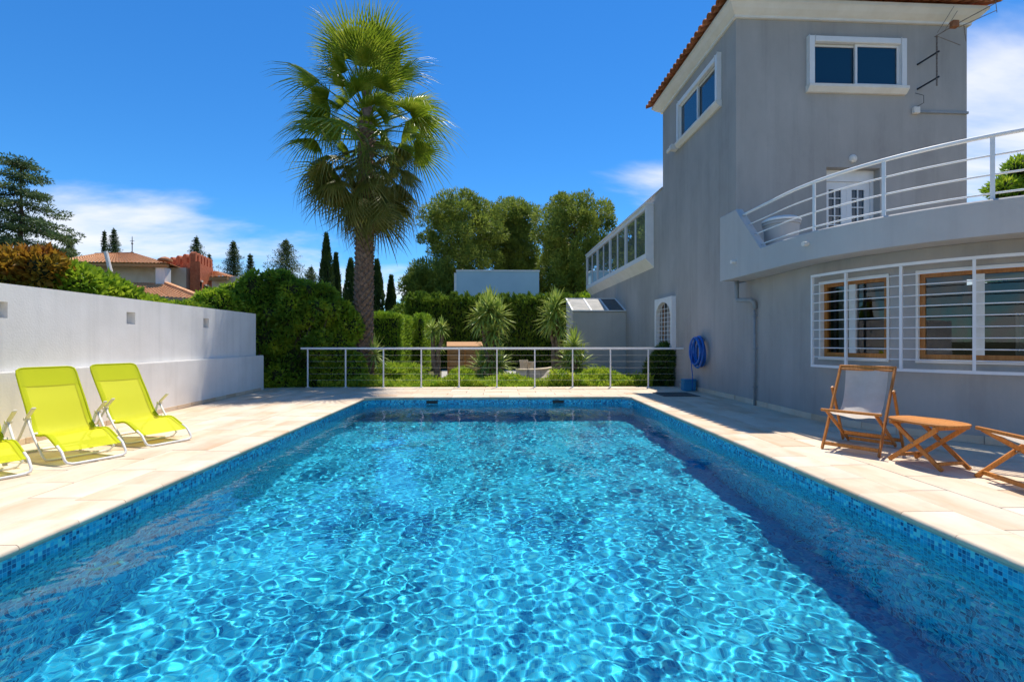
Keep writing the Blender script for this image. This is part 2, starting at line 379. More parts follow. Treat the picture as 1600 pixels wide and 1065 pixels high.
def slab(x, y, w, l, rot=0.0):
    o = link('paving_slab', slab_mesh(w, l), 'slab', deck, (x, y, rnd.uniform(-0.0012, 0.0012)))
    o.rotation_euler = (rnd.uniform(-.0008, .0008), rnd.uniform(-.0008, .0008), rot)
CW = 0.40                                                    # coping width
for side in (-1, 1):
    x = PX + CW - 0.03; k = 0
    lim = 6.25 if side < 0 else 6.9
    while x < lim:
        y = -2.0 + (0.43 if k % 2 else 0.0)
        ymax = DY1
        while y < ymax - 0.05:
            l = min(SL, ymax - y)
            if not (side > 0 and x > 5.3 and y > 6.4): slab(side*(x + SW/2), y + l/2, SW, l)
            y += l
        x += SW; k += 1
y = PY1 + CW - 0.03; k = 0
while y < DY1 - 0.05:
    w = min(SW, DY1 - y); x = -(PX + CW - 0.03) + (0 if k % 2 else -0.43); xe = PX + CW - 0.03
    while x < xe - 0.02:
        x0 = max(x, -xe); x1 = min(x + SL, xe)
        if x1 - x0 > 0.03: slab((x0+x1)/2, y + w/2, w, x1 - x0, R(90))
        x += SL
    y += w; k += 1
def coping(l):
    prof = [(CW-0.03, -0.03), (CW-0.03, -0.002), (CW-0.034, 0.002), (-0.012, 0.002), (-0.024, -0.003), (-0.032, -0.013), (-0.035, -0.025), (-0.032, -0.038), (-0.024, -0.046), (-0.01, -0.05), (0.03, -0.05)]
    n = len(prof); h = l/2 - 0.002
    V = [(x, -h, z) for x, z in prof] + [(x, h, z) for x, z in prof]
    me = MB().add(V, [(i, (i+1) % n, n+(i+1) % n, n+i) for i in range(n)] + [tuple(range(n)), tuple(range(n, 2*n))]).mesh('coping_stone', smooth='auto')
    return me
cs = 0.43; cmesh = coping(cs)
def cop(x, y, rz, me=cmesh):
    o = link('coping_stone', me, 'slab', deck, (x, y, rnd.uniform(-0.001, 0.001))); o.rotation_euler = (0, 0, rz)
yy = PY1 - CH
while yy > PY0:
    cop(PX, yy - cs/2, 0); cop(-PX, yy - cs/2, R(180)); yy -= cs
nf = 13; cw_ = (2*(PX - CH))/nf; cm2 = coping(cw_)
for i in range(nf): cop(-(PX-CH) + cw_*(i+0.5), PY1, R(90), cm2)
for s in (-1, 1):                                            # corner stones
    a, c = PX, PY1
    poly = [(s*(a-0.035), c-CH), (s*(a-CH), c-0.035), (s*(a-CH), c+CW-0.03), (s*(a+CW-0.03), c+CW-0.03), (s*(a+CW-0.03), c-CH)]
    if s < 0: poly = poly[::-1]
    b = MB().prism(poly, -0.05, 0.001); o = b.build('coping_stone', 'slab', deck, bevel=0.012, seg=2)
# pale grout band between coping and mosaic, two return inlets on the far wall
b = MB(); n = len(outline)
for i in range(n):
    p, q = Vector((*outline[i], 0)), Vector((*outline[(i+1) % n], 0)); d = (q-p).normalized(); nn = Vector((-d.y, d.x, 0))*0.004
    b.add([p+nn+Vector((0,0,-0.068)), q+nn+Vector((0,0,-0.068)), q+nn+Vector((0,0,-0.045)), p+nn+Vector((0,0,-0.045)), p+Vector((0,0,-0.068)), q+Vector((0,0,-0.068))], [(0,1,2,3),(0,4,5,1)])
b.build('grout_band', 'grout_band', shell)
for px in (675, 873):
    X = at(px, 11.0).x; b = MB()
    b.box(X-0.13, X+0.13, PY1-0.008, PY1+0.03, -0.155, -0.085)
    b.build('wall_inlet', 'black_metal', shell, bevel=0.004)
# drain grate by the house wall
p0 = at(1060, dg(618)); g = empty('drain_grate', (4.18, 11.35, 0.002), 0.0, 'dark metal drain grate set flat in the paving by the grey house', 'grate')
b = MB(); b.box(-0.42, 0.42, -0.42, -0.38, 0, 0.012).box(-0.42, 0.42, 0.38, 0.42, 0, 0.012).box(-0.42, -0.38, -0.38, 0.38, 0, 0.012).box(0.38, 0.42, -0.38, 0.38, 0, 0.012); b.build('frame', 'grate_metal', g)
for i in range(15):
    x = -0.36 + i*0.0514; MB().box(x-0.013, x+0.013, -0.38, 0.38, 0, 0.010).build('slat', 'grate_metal', g)
MB().box(-0.38, 0.38, -0.38, 0.38, 0, 0.003).build('dark_plate', 'cavity_shade', g)  # flat dark plate under the slats, shade of a hollow painted on

# ---------------------------------------------------------------- generic wall panel with openings
def panel(path, s0, s1, z0, z1, opens=(), reveal=0.2, ds=None, back=False, mb=None):
    mb = mb or MB()
    S = {s0, s1}; Z = {z0, z1}
    for a, c, e, f in opens: S |= {a, c}; Z |= {e, f}
    if ds:
        for k in np.arange(s0 + ds, s1, ds):
            if min(abs(k - t) for t in S) > ds*0.3: S.add(float(k))
    S = sorted(t for t in S if s0 <= t <= s1); Z = sorted(t for t in Z if z0 <= t <= z1)
    def P(s, z, n):
        (x, y), (nx, ny) = path(s); return (x + nx*n, y + ny*n, z)
    for a, c in zip(S, S[1:]):
        for e, f in zip(Z, Z[1:]):
            ms, mz = (a+c)/2, (e+f)/2
            hole = any(o[0] < ms < o[1] and o[2] < mz < o[3] for o in opens)
            if not hole: mb.add([P(a,e,0), P(c,e,0), P(c,f,0), P(a,f,0)], [(0,1,2,3)])
            elif back: mb.add([P(a,e,-reveal), P(c,e,-reveal), P(c,f,-reveal), P(a,f,-reveal)], [(0,1,2,3)])
    for a, c, e, f in opens:
        ss = [t for t in S if a <= t <= c]
        for t, u in zip(ss, ss[1:]):
            for z in (e, f): mb.add([P(t,z,0), P(u,z,0), P(u,z,-reveal), P(t,z,-reveal)], [(0,1,2,3)])
        for t in (a, c): mb.add([P(t,e,0), P(t,f,0), P(t,f,-reveal), P(t,e,-reveal)], [(0,1,2,3)])
    return mb

# ---------------------------------------------------------------- white garden wall
WA = Vector((-5.70, 0)); wd = Vector((-0.04, 1)).normalized(); wn_ = Vector((wd.y, -wd.x))
wpath = lambda s: ((WA.x + wd.x*s, WA.y + wd.y*s), (wn_.x, wn_.y))
wall = empty('garden_wall', (0,0,0), 0, 'long white rendered garden wall with small square niches behind the loungers', 'wall')
WE, WH = 12.5, 1.96
niches = [(s-0.1, s+0.1, 1.545, 1.74) for s in (1.55, 3.73, 5.91, 8.08, 10.26)]
b = panel(wpath, -3.0, WE, 0.0, WH, niches, 0.13, back=True)
wb = lambda s, n, z: (WA.x + wd.x*s + wn_.x*n, WA.y + wd.y*s + wn_.y*n, z)
for (A, B_, C_, D_) in ([wb(-3,0,WH), wb(WE,0,WH), wb(WE,-0.24,WH), wb(-3,-0.24,WH)], [wb(-3,-0.24,0), wb(WE,-0.24,0), wb(WE,-0.24,WH), wb(-3,-0.24,WH)], [wb(WE,0,0), wb(WE,-0.24,0), wb(WE,-0.24,WH), wb(WE,0,WH)]):
    b.add([A, B_, C_, D_], [(0,1,2,3)])
b.build('wall_body', 'white_render', wall)
b = MB(); q = [wb(-3,0.09,0), wb(WE+0.25,0.09,0), wb(WE+0.25,-0.24,0), wb(-3,-0.24,0)]
L0 = 0.90
b.prism([(v[0], v[1]) for v in (wb(-3,0.09,0), wb(WE+0.25,0.09,0), wb(WE+0.25,0.003,0), wb(-3,0.003,0))], 0.0, L0)
b.build('lower_ledge', 'white_render', wall, bevel=0.012, seg=2)
s = -2.9
while s < WE:
    MB().prism([(v[0], v[1]) for v in (wb(s,0.104,0), wb(s+0.425,0.104,0), wb(s+0.425,0.092,0), wb(s,0.092,0))], 0.002, 0.075).build('skirting_stone', 'slab', wall, bevel=0.003); s += 0.43

# ---------------------------------------------------------------- end railing
RD = dg(605.0); rb = at(470, RD); re = at(1078, RD)
rail = empty('pool_railing', (0,0,0), 0, 'white post and rail safety railing with thin wires at far end of pool', 'railing')
ry = lambda px: at(px, RD, 0)
MB().bar(rb + Vector((0,0,1.065)), re + Vector((0,0,1.065)), 0.05, 0.055).build('handrail', 'white_paint', rail, bevel=0.006)
for k in range(11):
    p = ry(481 + 59.1*k); MB().bar(p + Vector((0,0,-0.04)), p + Vector((0,0,1.04)), 0.032, 0.032, (0,1,0)).build('post', 'white_paint', rail)
    MB().box(p.x-0.045, p.x+0.045, p.y-0.045, p.y+0.045, 0.002, 0.012).build('base_plate', 'white_paint', rail)
for z in (0.2, 0.37, 0.54, 0.71, 0.88):
    MB().tube([rb + Vector((0.2,0,z)), re + Vector((0,0,z))], 0.0016, 5).build('wire', 'frame_white', rail)
# ---------------------------------------------------------------- the grey house
HO, HR = Vector((5.10, 10.29, 0)), R(1.36)
house = empty('grey_house', HO, HR, 'grey rendered house with square tower, curved balcony and white window frames', 'house')
def h2w(x, y):
    c, s = math.cos(HR), math.sin(HR); return HO.x + x*c - y*s, HO.y + x*s + y*c
def px_of(x, y):
    X, Y = h2w(x, y); xc = X*math.cos(YAW) - Y*math.sin(YAW); d = Y*math.cos(YAW) + X*math.sin(YAW); return CX + F*xc/d, d
TW, TD, TH = 5.23, 4.35, 8.21                                # tower width, depth, wall height
AL, AH = 14.77, 5.93                                         # annex end and height
left = lambda s: ((0.0, s), (-1.0, 0.0)); front = lambda s: ((s, 0.0), (0.0, -1.0))
GW = (3.42, 4.62, 1.16, 2.42)                                # small grilled window
b = panel(left, 0.0, AL, -0.3, AH, [GW], 0.22)
LWn = (0.78, 2.93, 6.80, 7.74)
b = panel(left, 0.0, TD, AH, TH, [LWn], 0.1, mb=b)
FWn = (1.70, 3.64, 6.82, 7.72); DOOR = (2.02, 3.23, 2.72, 5.05)
b = panel(front, 0.0, TW, 2.5, TH, [FWn, DOOR], 0.28, mb=b)
b = panel(lambda s: ((TW, s), (1, 0)), 0, TD, 0, TH, mb=b); b = panel(lambda s: ((s, TD), (0, 1)), 0, TW, AH, TH, mb=b)
b = panel(lambda s: ((s, AL), (0, 1)), 0, 6.0, -0.3, AH, mb=b); b = panel(lambda s: ((6.0, s), (1, 0)), TD, AL, -0.3, AH, mb=b)
b.add([(0,TD,AH),(6,TD,AH),(6,AL,AH),(0,AL,AH)], [(0,1,2,3)])
b.build('wall', 'grey_render', house)
MB().box(-0.03, 0.24, TD+0.003, AL+0.03, AH-0.002, AH+0.045).build('parapet_cap', 'grey_render', house, bevel=0.006)
# dark rooms behind the openings
MB().box(0.5, 4.8, 0.45, 3.9, 6.2, 8.0).build('upper_room', 'room', house)
MB().box(0.35, 1.6, 3.0, 5.4, 0.6, 2.9).build('store_room', 'room', house)

# ground floor: straight wall that swings into a curve, and the balcony over it
C0, RW, RB = (2.65, -2.5), 2.75, 3.22
def curve(Rr, y0, x_in=None):
    xs = C0[0] - Rr; Ls = y0 - C0[1]; La = Rr*math.pi/2
    def f(s):
        if s <= Ls:
            t = s/Ls; x = xs if x_in is None else x_in + (xs - x_in)*t
            return (x, y0 - s), (-1.0, 0.0)
        if s <= Ls + La:
            a = math.pi + (s - Ls)/Rr; c, d = math.cos(a), math.sin(a); return (C0[0] + Rr*c, C0[1] + Rr*d), (c, d)
        return (C0[0] + s - Ls - La, C0[1] - Rr), (0.0, -1.0)
    return f
gpath = curve(RW, 0.0, 0.0); bpath = curve(RB, -0.45)
def s_of_px(path, px, off=0.0, s0=0.0, s1=9.0):
    best, bs = 1e9, 0
    for i in range(2400):
        s = s0 + (s1 - s0)*i/2400; (x, y), (nx, ny) = path(s); q, d = px_of(x + nx*off, y + ny*off)
        if d > 0.5 and abs(q - px) < best: best, bs = abs(q - px), s
    return bs
SB, ST = 2.49, 2.91                                          # balcony underside, parapet top
GE = 2.5 + RW*math.pi/2 + 2.5                                # end of the ground floor wall
w1 = (s_of_px(gpath, 1281, 0, 2.0, 6.5), s_of_px(gpath, 1390, 0, 2.0, 6.5)); w2a = s_of_px(gpath, 1431, 0, 2.0, 6.8)
W1 = (w1[0], w1[1], 0.98, 2.20); W2 = (w2a, w2a + 1.75, 0.98, 2.20)
panel(gpath, 0.0, GE, -0.02, SB, [W1, W2], 0.13, ds=0.11).build('ground_floor_wall', 'grey_render', house, smooth='auto')
b = MB(); 
(xe, ye), _ = gpath(GE)
b.box(xe, xe+0.2, ye, 0.0, 0, SB); b.box(0.9, xe, -0.02, 0.0, 0, SB); b.build('rear_wall', 'room', house)
def inset(path, a, c, n, z0, z1, m=10):
    """strip that follows the wall between two stations at offset n"""
    v = []; fc = []
    for i in range(m+1):
        (x, y), (nx, ny) = path(a + (c-a)*i/m); v += [(x+nx*n, y+ny*n, z0), (x+nx*n, y+ny*n, z1)]
    for i in range(m): fc.append((2*i, 2*i+2, 2*i+3, 2*i+1))
    return v, fc
def solid(path, a, c, n0, n1, z0, z1, m=None):
    m = m or max(2, int((c-a)/0.1)); mb = MB(); V = []; Fc = []
    for i in range(m+1):
        (x, y), (nx, ny) = path(a + (c-a)*i/m)
        for n, z in ((n0, z0), (n1, z0), (n1, z1), (n0, z1)): V.append((x+nx*n, y+ny*n, z))
    for i in range(m):
        for k in range(4): Fc.append((4*i+k, 4*i+(k+1) % 4, 4*i+4+(k+1) % 4, 4*i+4+k))
    Fc += [(0,1,2,3), (4*m, 4*m+1, 4*m+2, 4*m+3)]
    return mb.add(V, Fc)
for wi, (a, c, z0, z1) in enumerate((W1, W2)):               # wooden windows in white reveals
    w = bpy.data.objects.new('wooden_window', None); COL.objects.link(w); w.parent = house
    t = 0.055
    rv = solid(gpath, a+0.002, a+0.03, -0.125, 0.018, z0, z1, 2)
    for q in (solid(gpath, c-0.03, c-0.002, -0.125, 0.018, z0, z1, 2), solid(gpath, a+0.002, c-0.002, -0.125, 0.022, z1-0.035, z1-0.003), solid(gpath, a+0.002, c-0.002, -0.125, 0.035, z0+0.003, z0+0.03)): rv.add(q.v, q.f)
    rv.build('surround', 'cream_moulding', w)
    fr = solid(gpath, a+0.032, a+0.032+t, -0.12, -0.05, z0+0.03, z1-0.04, 2)
    for q in (solid(gpath, c-0.032-t, c-0.032, -0.12, -0.05, z0+0.03, z1-0.04, 2), solid(gpath, a+0.032+t, c-0.032-t, -0.12, -0.051, z1-0.04-t, z1-0.04), solid(gpath, a+0.032+t, c-0.032-t, -0.12, -0.051, z0+0.03, z0+0.03+t*1.5)): fr.add(q.v, q.f)
    fr.build('frame', 'window_wood', w)
    nb = 1 if wi == 0 else 2; ins0, ins1 = a+0.032+t, c-0.032-t
    for k in range(nb):
        sm = ins0 + (ins1-ins0)*(k+1)/(nb+1) - 0.0
        solid(gpath, sm-0.05, sm+0.05, -0.115, -0.045, z0+0.03+t*1.5, z1-0.04-t, 2).build('mullion', 'frame_white', w)
    for k in range(nb+1):
        u0 = ins0 + (ins1-ins0)*k/(nb+1); u1 = ins0 + (ins1-ins0)*(k+1)/(nb+1)
        MB().add(*inset(gpath, u0, u1, -0.085, z0+0.03, z1-0.04)).build('pane', 'clear_glass', w)
    v = []; fc = []; m = 60
    for rng in (((a+c)/2+0.12, c-0.05),) if wi else ((a+0.06, a+0.3),):      # pleated curtains
        o = len(v)
        for i in range(m+1):
            (x, y), (nx, ny) = gpath(rng[0] + (rng[1]-rng[0])*i/m); n = -0.30 + 0.02*math.sin(i*1.1); v += [(x+nx*n, y+ny*n, z0-0.1), (x+nx*n, y+ny*n, 1.62 if wi else 2.2)]
        fc += [(o+2*i, o+2*i+2, o+2*i+3, o+2*i+1) for i in range(m)]
    MB().add(v, fc).build('curtain', 'curtain', w, smooth=True)
MB().add([(0.9,-0.03,0.02),(xe,-0.03,0.02),(xe,ye+0.2,0.02),(0.9,ye+0.2,0.02)], [(0,1,2,3)]).build('room_floor', 'room', house)
# curved window grille
gr = bpy.data.objects.new('window_grille', None); COL.objects.link(gr); gr.parent = house
ga = s_of_px(gpath, 1268, 0.14, 2.0, 6.5); gb = W2[1] + 0.25; G0, G1 = 0.885, 2.285
def cpts(path, a, c, n, z, m=40): return [(path(a+(c-a)*i/m)[0][0] + path(a+(c-a)*i/m)[1][0]*n, path(a+(c-a)*i/m)[0][1] + path(a+(c-a)*i/m)[1][1]*n, z) for i in range(m+1)]
solid(gpath, ga, gb, 0.12, 0.155, G0-0.02, G0+0.018, 40).build('bottom_rail', 'white_paint', gr)
solid(gpath, ga, gb, 0.12, 0.155, G1-0.018, G1+0.02, 40).build('top_rail', 'white_paint', gr)
for k in range(1, 10):
    z = G0 + (G1-G0)*k/10; MB().tube(cpts(gpath, ga, gb, 0.137, z), 0.008, 6).build('bar', 'white_paint', gr)
for px in (1268, 1320, 1405.5, 1519.5, 1650):
    s = s_of_px(gpath, px, 0.14, 2.0, 8.0); solid(gpath, s, s+0.03, 0.119, 0.153, G0+0.02, G1-0.02, 1).build('upright', 'white_paint', gr)
for z in (G0, G1):
    for s in (ga+0.001, gb-0.02): solid(gpath, s, s+0.022, -0.01, 0.119, z-0.012, z+0.012, 1).build('wall_bracket', 'white_paint', gr)
# balcony slab and parapet with its sloped cheek
BE = 2.05 + RB*math.pi/2 + 2.5
def ptop(s): return 3.81 if s < 0.62 else (3.81 - (s-0.62)/(1.46-0.62)*(3.81-ST) if s < 1.46 else ST)
def parapet():
    ss = sorted(set([0.0, 0.62, 1.46, 0.9, 1.2] + [1.46 + 0.12*i for i in range(int((BE-1.46)/0.12))])); V = []; Fc = []
    for s in ss:
        (x, y), (nx, ny) = bpath(s); zt = ptop(s)
        for n, z in ((0, SB), (0, zt-0.02), (-0.02, zt), (-0.13, zt), (-0.15, zt-0.02), (-0.15, SB+0.01)): V.append((x+nx*n, y+ny*n, z))
    for i in range(len(ss)-1):
        for k in range(5): Fc.append((6*i+k, 6*i+k+1, 6*i+7+k, 6*i+6+k))
    Fc.append((0,1,2,3,4,5))
    return MB().add(V, Fc)
parapet().build('balcony_parapet', 'pale_grey_render', house, smooth='auto')
ss = [0.0] + [0.1*i for i in range(1, int(BE*10))]; V = []; Fc = []
for s in ss:
    (x, y), (nx, ny) = bpath(s)
    t = min(s, GE); (gx, gy) = (0.3, y) if s < 2.05 else (x - nx*0.8, y - ny*0.8)
    V += [(x-nx*0.012, y-ny*0.012, SB+0.003), (gx, gy, SB+0.003), (x-nx*0.14, y-ny*0.14, 2.72), (gx, gy, 2.72)]
for i in range(len(ss)-1):
    Fc += [(4*i, 4*i+1, 4*i+5, 4*i+4), (4*i+2, 4*i+3, 4*i+7, 4*i+6)]
Fc.append((0, 1, 3, 2))
MB().add(V, Fc).build('balcony_slab', 'pale_grey_render', house)
MB().prism([(0.2,-0.05), (0.2,-2.5), (1.2,-4.4), (2.65,-5.0), (6.5,-5.0), (6.5,-0.05)], 2.62, 2.71).build('terrace_floor', 'slab', house)
# balcony railing
br = bpy.data.objects.new('balcony_railing', None); COL.objects.link(br); br.parent = house
for z, s0, r, nm in ((3.66, 0.76, 0.026, 'handrail'), (3.43, 0.98, 0.012, 'rail'), (3.205, 1.19, 0.012, 'rail'), (2.985, 1.39, 0.012, 'rail')):
    MB().tube(cpts(bpath, s0, BE, -0.075, z, 60), r, 8).build(nm, 'white_paint', br, smooth=True)
for px in (1272, 1381, 1551, 1760):
    s = s_of_px(bpath, px, -0.075, 0.5, 8); (x, y), (nx, ny) = bpath(s); x -= nx*0.075; y -= ny*0.075
    MB().bar((x, y, ST-0.01), (x, y, 3.65), 0.042, 0.02, (nx, ny, 0)).build('post', 'white_paint', br)
# cornice and roof
prof = [(0.0, TH), (0.055, TH), (0.055, TH+0.05), (0.10, TH+0.075), (0.17, TH+0.13), (0.23, TH+0.2), (0.26, TH+0.22), (0.26, TH+0.29), (0.0, TH+0.29)]
def ring(o): return [(-o, -o), (TW+o, -o), (TW+o, TD+o), (-o, TD+o)]
V = []; Fc = []
for o, z in prof: V += [(x, y, z) for x, y in ring(o)]
for i in range(len(prof)-1):
    for k in range(4): Fc.append((4*i+k, 4*i+(k+1) % 4, 4*i+4+(k+1) % 4, 4*i+4+k))
MB().add(V, Fc).build('cornice', 'cream_moulding', house)
ez, ov, pitch = TH+0.30, 0.36, 0.36
rp = ring(0.2); rid = [(TD/2, TD/2, ez+pitch*(TD/2+ov)), (TW-TD/2, TD/2, ez+pitch*(TD/2+ov))]
roof = MB().add([(x, y, ez) for x, y in rp] + rid + [(x, y, ez-0.01) for x, y in rp], [(0,1,5,4), (1,2,5), (2,3,4,5), (3,0,4), (6,7,8,9)]).build('roof', 'terracotta', house)
def tile_mesh(w, l, t=0.014):
    V = []; Fc = []; n = 7
    for y, r in ((0.0, w/2), (l, w/2*0.8)):
        for rr in (r, r-t):
            for k in range(n): a = math.pi*k/(n-1); V.append((rr*math.cos(a), y, rr*math.sin(a)*0.9))
    for k in range(n-1):
        Fc += [(k, k+1, 2*n+k+1, 2*n+k), (n+k, n+k+1, 3*n+k+1, 3*n+k), (k, k+1, n+k+1, n+k)]
    return MB().add(V, Fc).mesh('roof_tile', smooth='auto')
tm = tile_mesh(0.185, 0.45); tl = math.atan(pitch)
def tiles(p, d, inn, n, sp, rz, rows=2):
    for r_ in range(rows):
        for i in range(n):
            t = (i + 0.5)*sp
            if r_ and (t < r_*0.4 or t > n*sp - r_*0.4): continue
            run = r_*0.36 - 0.05
            o = link('roof_tile', tm, 'terracotta', roof, (p[0]+d[0]*t+inn[0]*run, p[1]+d[1]*t+inn[1]*run, ez + 0.012 + pitch*run + rnd.uniform(-.006, .006)))
            o.rotation_euler = Matrix.Rotation(rz + rnd.uniform(-.03, .03), 4, 'Z').to_3x3().__matmul__(Matrix.Rotation(tl, 3, 'X')).to_euler()
            if r_ == 0:                                      # upturned channel tile between two covers
                q = link('roof_tile', tm, 'terracotta', roof, (p[0]+d[0]*(t+sp/2)+inn[0]*(run+0.03), p[1]+d[1]*(t+sp/2)+inn[1]*(run+0.03), ez + 0.085))
                q.rotation_euler = (Matrix.Rotation(rz, 3, 'Z') @ Matrix.Rotation(tl, 3, 'X') @ Matrix.Rotation(math.pi, 3, 'Y')).to_euler()
nL = int((TD+2*ov)/0.215); nF = int((TW+2*ov)/0.215)
tiles((-ov, TD+ov), (0, -1), (1, 0), nL, (TD+2*ov)/nL, R(-90)); tiles((-ov, -ov), (1, 0), (0, 1), nF, (TW+2*ov)/nF, 0.0)

# framed tower windows
def frame_window(name, o, path, a, c, z0, z1, sill):
    w = bpy.data.objects.new(name, None); COL.objects.link(w); w.parent = house
    e = 0.13
    f = solid(path, a-e, a, 0.0, 0.10, z0-0.02, z1+e, 1)
    for q in (solid(path, c, c+e, 0.0, 0.10, z0-0.02, z1+e, 1), solid(path, a, c, 0.0, 0.098, z1, z1+e-0.002, 1)): f.add(q.v, q.f)
    f.build('surround', 'white_paint', w, bevel=0.012)
    V = []
    for s in (a-e-0.02, c+e+0.02):
        (x, y), (nx, ny) = path(s)
        for n, z in ((0.0, z0-0.17), (0.06, z0-0.17), (0.14, z0-0.08), (0.14, z0-0.022), (0.0, z0-0.022)): V.append((x+nx*n, y+ny*n, z))
    MB().add(V, [(0,1,6,5),(1,2,7,6),(2,3,8,7),(3,4,9,8),(0,1,2,3,4),(5,6,7,8,9)]).build('sill', 'cream_moulding', w)
    mid = (a+c)/2; t = 0.05
    for k, (u0, u1, nn) in enumerate(((a, mid+0.03, -0.02), (mid-0.03, c, 0.02))):
        s_ = solid(path, u0+0.002, u0+t, nn-0.02, nn+0.015, z0+0.002, z1-0.002, 1)
        for q in (solid(path, u1-t, u1-0.002, nn-0.02, nn+0.015, z0+0.002, z1-0.002, 1), solid(path, u0+t, u1-t, nn-0.02, nn+0.013, z0+0.002, z0+t, 1), solid(path, u0+t, u1-t, nn-0.02, nn+0.013, z1-t, z1-0.002, 1)): s_.add(q.v, q.f)
        so = s_.build('sash', 'white_paint', w)
        (x, y), (nx, ny) = path(u0)
        MB().add(*inset(path, u0+t, u1-t, nn-0.005, z0+t, z1-t, 1)).build('pane', 'tinted_glass', so)
    return w
frame_window('sliding_window', None, left, *LWn, None); frame_window('sliding_window', None, front, *FWn, None)
# glazed bay along the annex
bay = bpy.data.objects.new('glazed_bay', None); COL.objects.link(bay); bay.parent = house
b0, b1, bz0, bz1, bp_ = 5.16, 14.6, 3.93, 5.66, 0.26
f = MB(); f.box(-bp_, -0.002, b0, b1, bz0, bz0+0.16).box(-bp_, -0.002, b0, b1, bz1-0.14, bz1).box(-bp_, -0.002, b0, b0+0.08, bz0+0.16, bz1-0.14).box(-bp_, -0.002, b1-0.08, b1, bz0+0.16, bz1-0.14)
f.build('bay_frame', 'white_paint', bay)
MB().add([(-bp_-0.02, b0-0.02, bz0-0.004), (0, b0-0.02, bz0-0.30), (0, b1, bz0-0.30), (-bp_-0.02, b1, bz0-0.004), (0, b0-0.02, bz0-0.004), (0, b1, bz0-0.004)], [(0,1,2,3),(0,1,4),(3,2,5)]).build('bay_soffit', 'white_render', bay)
MB().box(-bp_-0.05, 0, b0-0.03, b1+0.03, bz1+0.002, bz1+0.05).build('bay_cap', 'white_paint', bay)
pw = (b1-b0-0.16)/4
for k in range(4):
    u = b0+0.08+pw*k
    if k: MB().box(-bp_+0.005, -bp_+0.08, u-0.05, u+0.05, bz0+0.16, bz1-0.14).build('mullion', 'white_paint', bay)
    MB().add([(-bp_+0.05, u, bz0+0.16), (-bp_+0.05, u+pw, bz0+0.16), (-bp_+0.05, u+pw, bz1-0.14), (-bp_+0.05, u, bz1-0.14)], [(0,1,2,3)]).build('pane', 'bay_glass', bay)
    MB().box(-bp_+0.025, -bp_+0.048, u+pw/2-0.025, u+pw/2+0.025, bz0+0.161, bz1-0.141).build('sash_bar', 'white_paint', bay)
# small grilled window with arched head
sw = bpy.data.objects.new('grilled_window', None); COL.objects.link(sw); sw.parent = house
a, c, z0, z1 = GW; n = 12
V = []; Fc = []
for xo in (-0.13, -0.0):
    arch = [(a, z0)] + [(a + (c-a)*(0.5-0.5*math.cos(math.pi*i/n)), z1-0.42+0.42*math.sin(math.pi*i/n)) for i in range(n+1)] + [(c, z0)]
    outr = [(a-0.10, z0-0.1)] + [(a-0.10, z1+0.13) if i < n/2 else (c+0.10, z1+0.13) for i in range(n+1)] + [(c+0.10, z0-0.1)]
    outr = [(a-0.1, z0-0.1)] + [(a-0.1 + (c-a+0.2)*min(max((i/n-0.25)*2, 0), 1), z1+0.13) for i in range(n+1)] + [(c+0.1, z0-0.1)]
    V += [(xo, s, z) for s, z in arch] + [(xo, s, z) for s, z in outr]
m = n+3
for i in range(m):
    j = (i+1) % m
    Fc += [(i, j, m+j, m+i), (2*m+m+i, 2*m+m+j, m+j, m+i), (i, j, 2*m+j, 2*m+i)]
MB().add(V, Fc).build('surround', 'white_paint', sw)
for i in range(5):
    s = a + (c-a)*(i+0.5)/5; MB().tube([(-0.075, s, z0-0.05), (-0.075, s, z1-0.42+0.42*math.sin(math.pi*(i+0.5)/5)*0.98)], 0.010, 6).build('bar', 'white_paint', sw)
for i in range(9):
    z = z0 + 0.02 + i*0.13; hw = 0.5 if z < z1-0.42 else 0.5*math.sqrt(max(0.05, 1-((z-z1+0.42)/0.42)**2))
    MB().tube([(-0.09, (a+c)/2-(c-a)*hw, z), (-0.09, (a+c)/2+(c-a)*hw, z)], 0.010, 6).build('bar', 'white_paint', sw)
MB().box(0.10, 0.13, a+0.003, a+0.07, z0, z1-0.003).box(0.10, 0.13, c-0.07, c-0.003, z0, z1-0.003).box(0.10, 0.13, (a+c)/2-0.04, (a+c)/2+0.04, z0+0.003, z1-0.003).build('frame', 'window_wood', sw)
MB().add([(0.118, a+0.06, z0), (0.118, c-0.06, z0), (0.118, c-0.06, z1), (0.118, a+0.06, z1)], [(0,1,2,3)]).build('pane', 'clear_glass', sw)
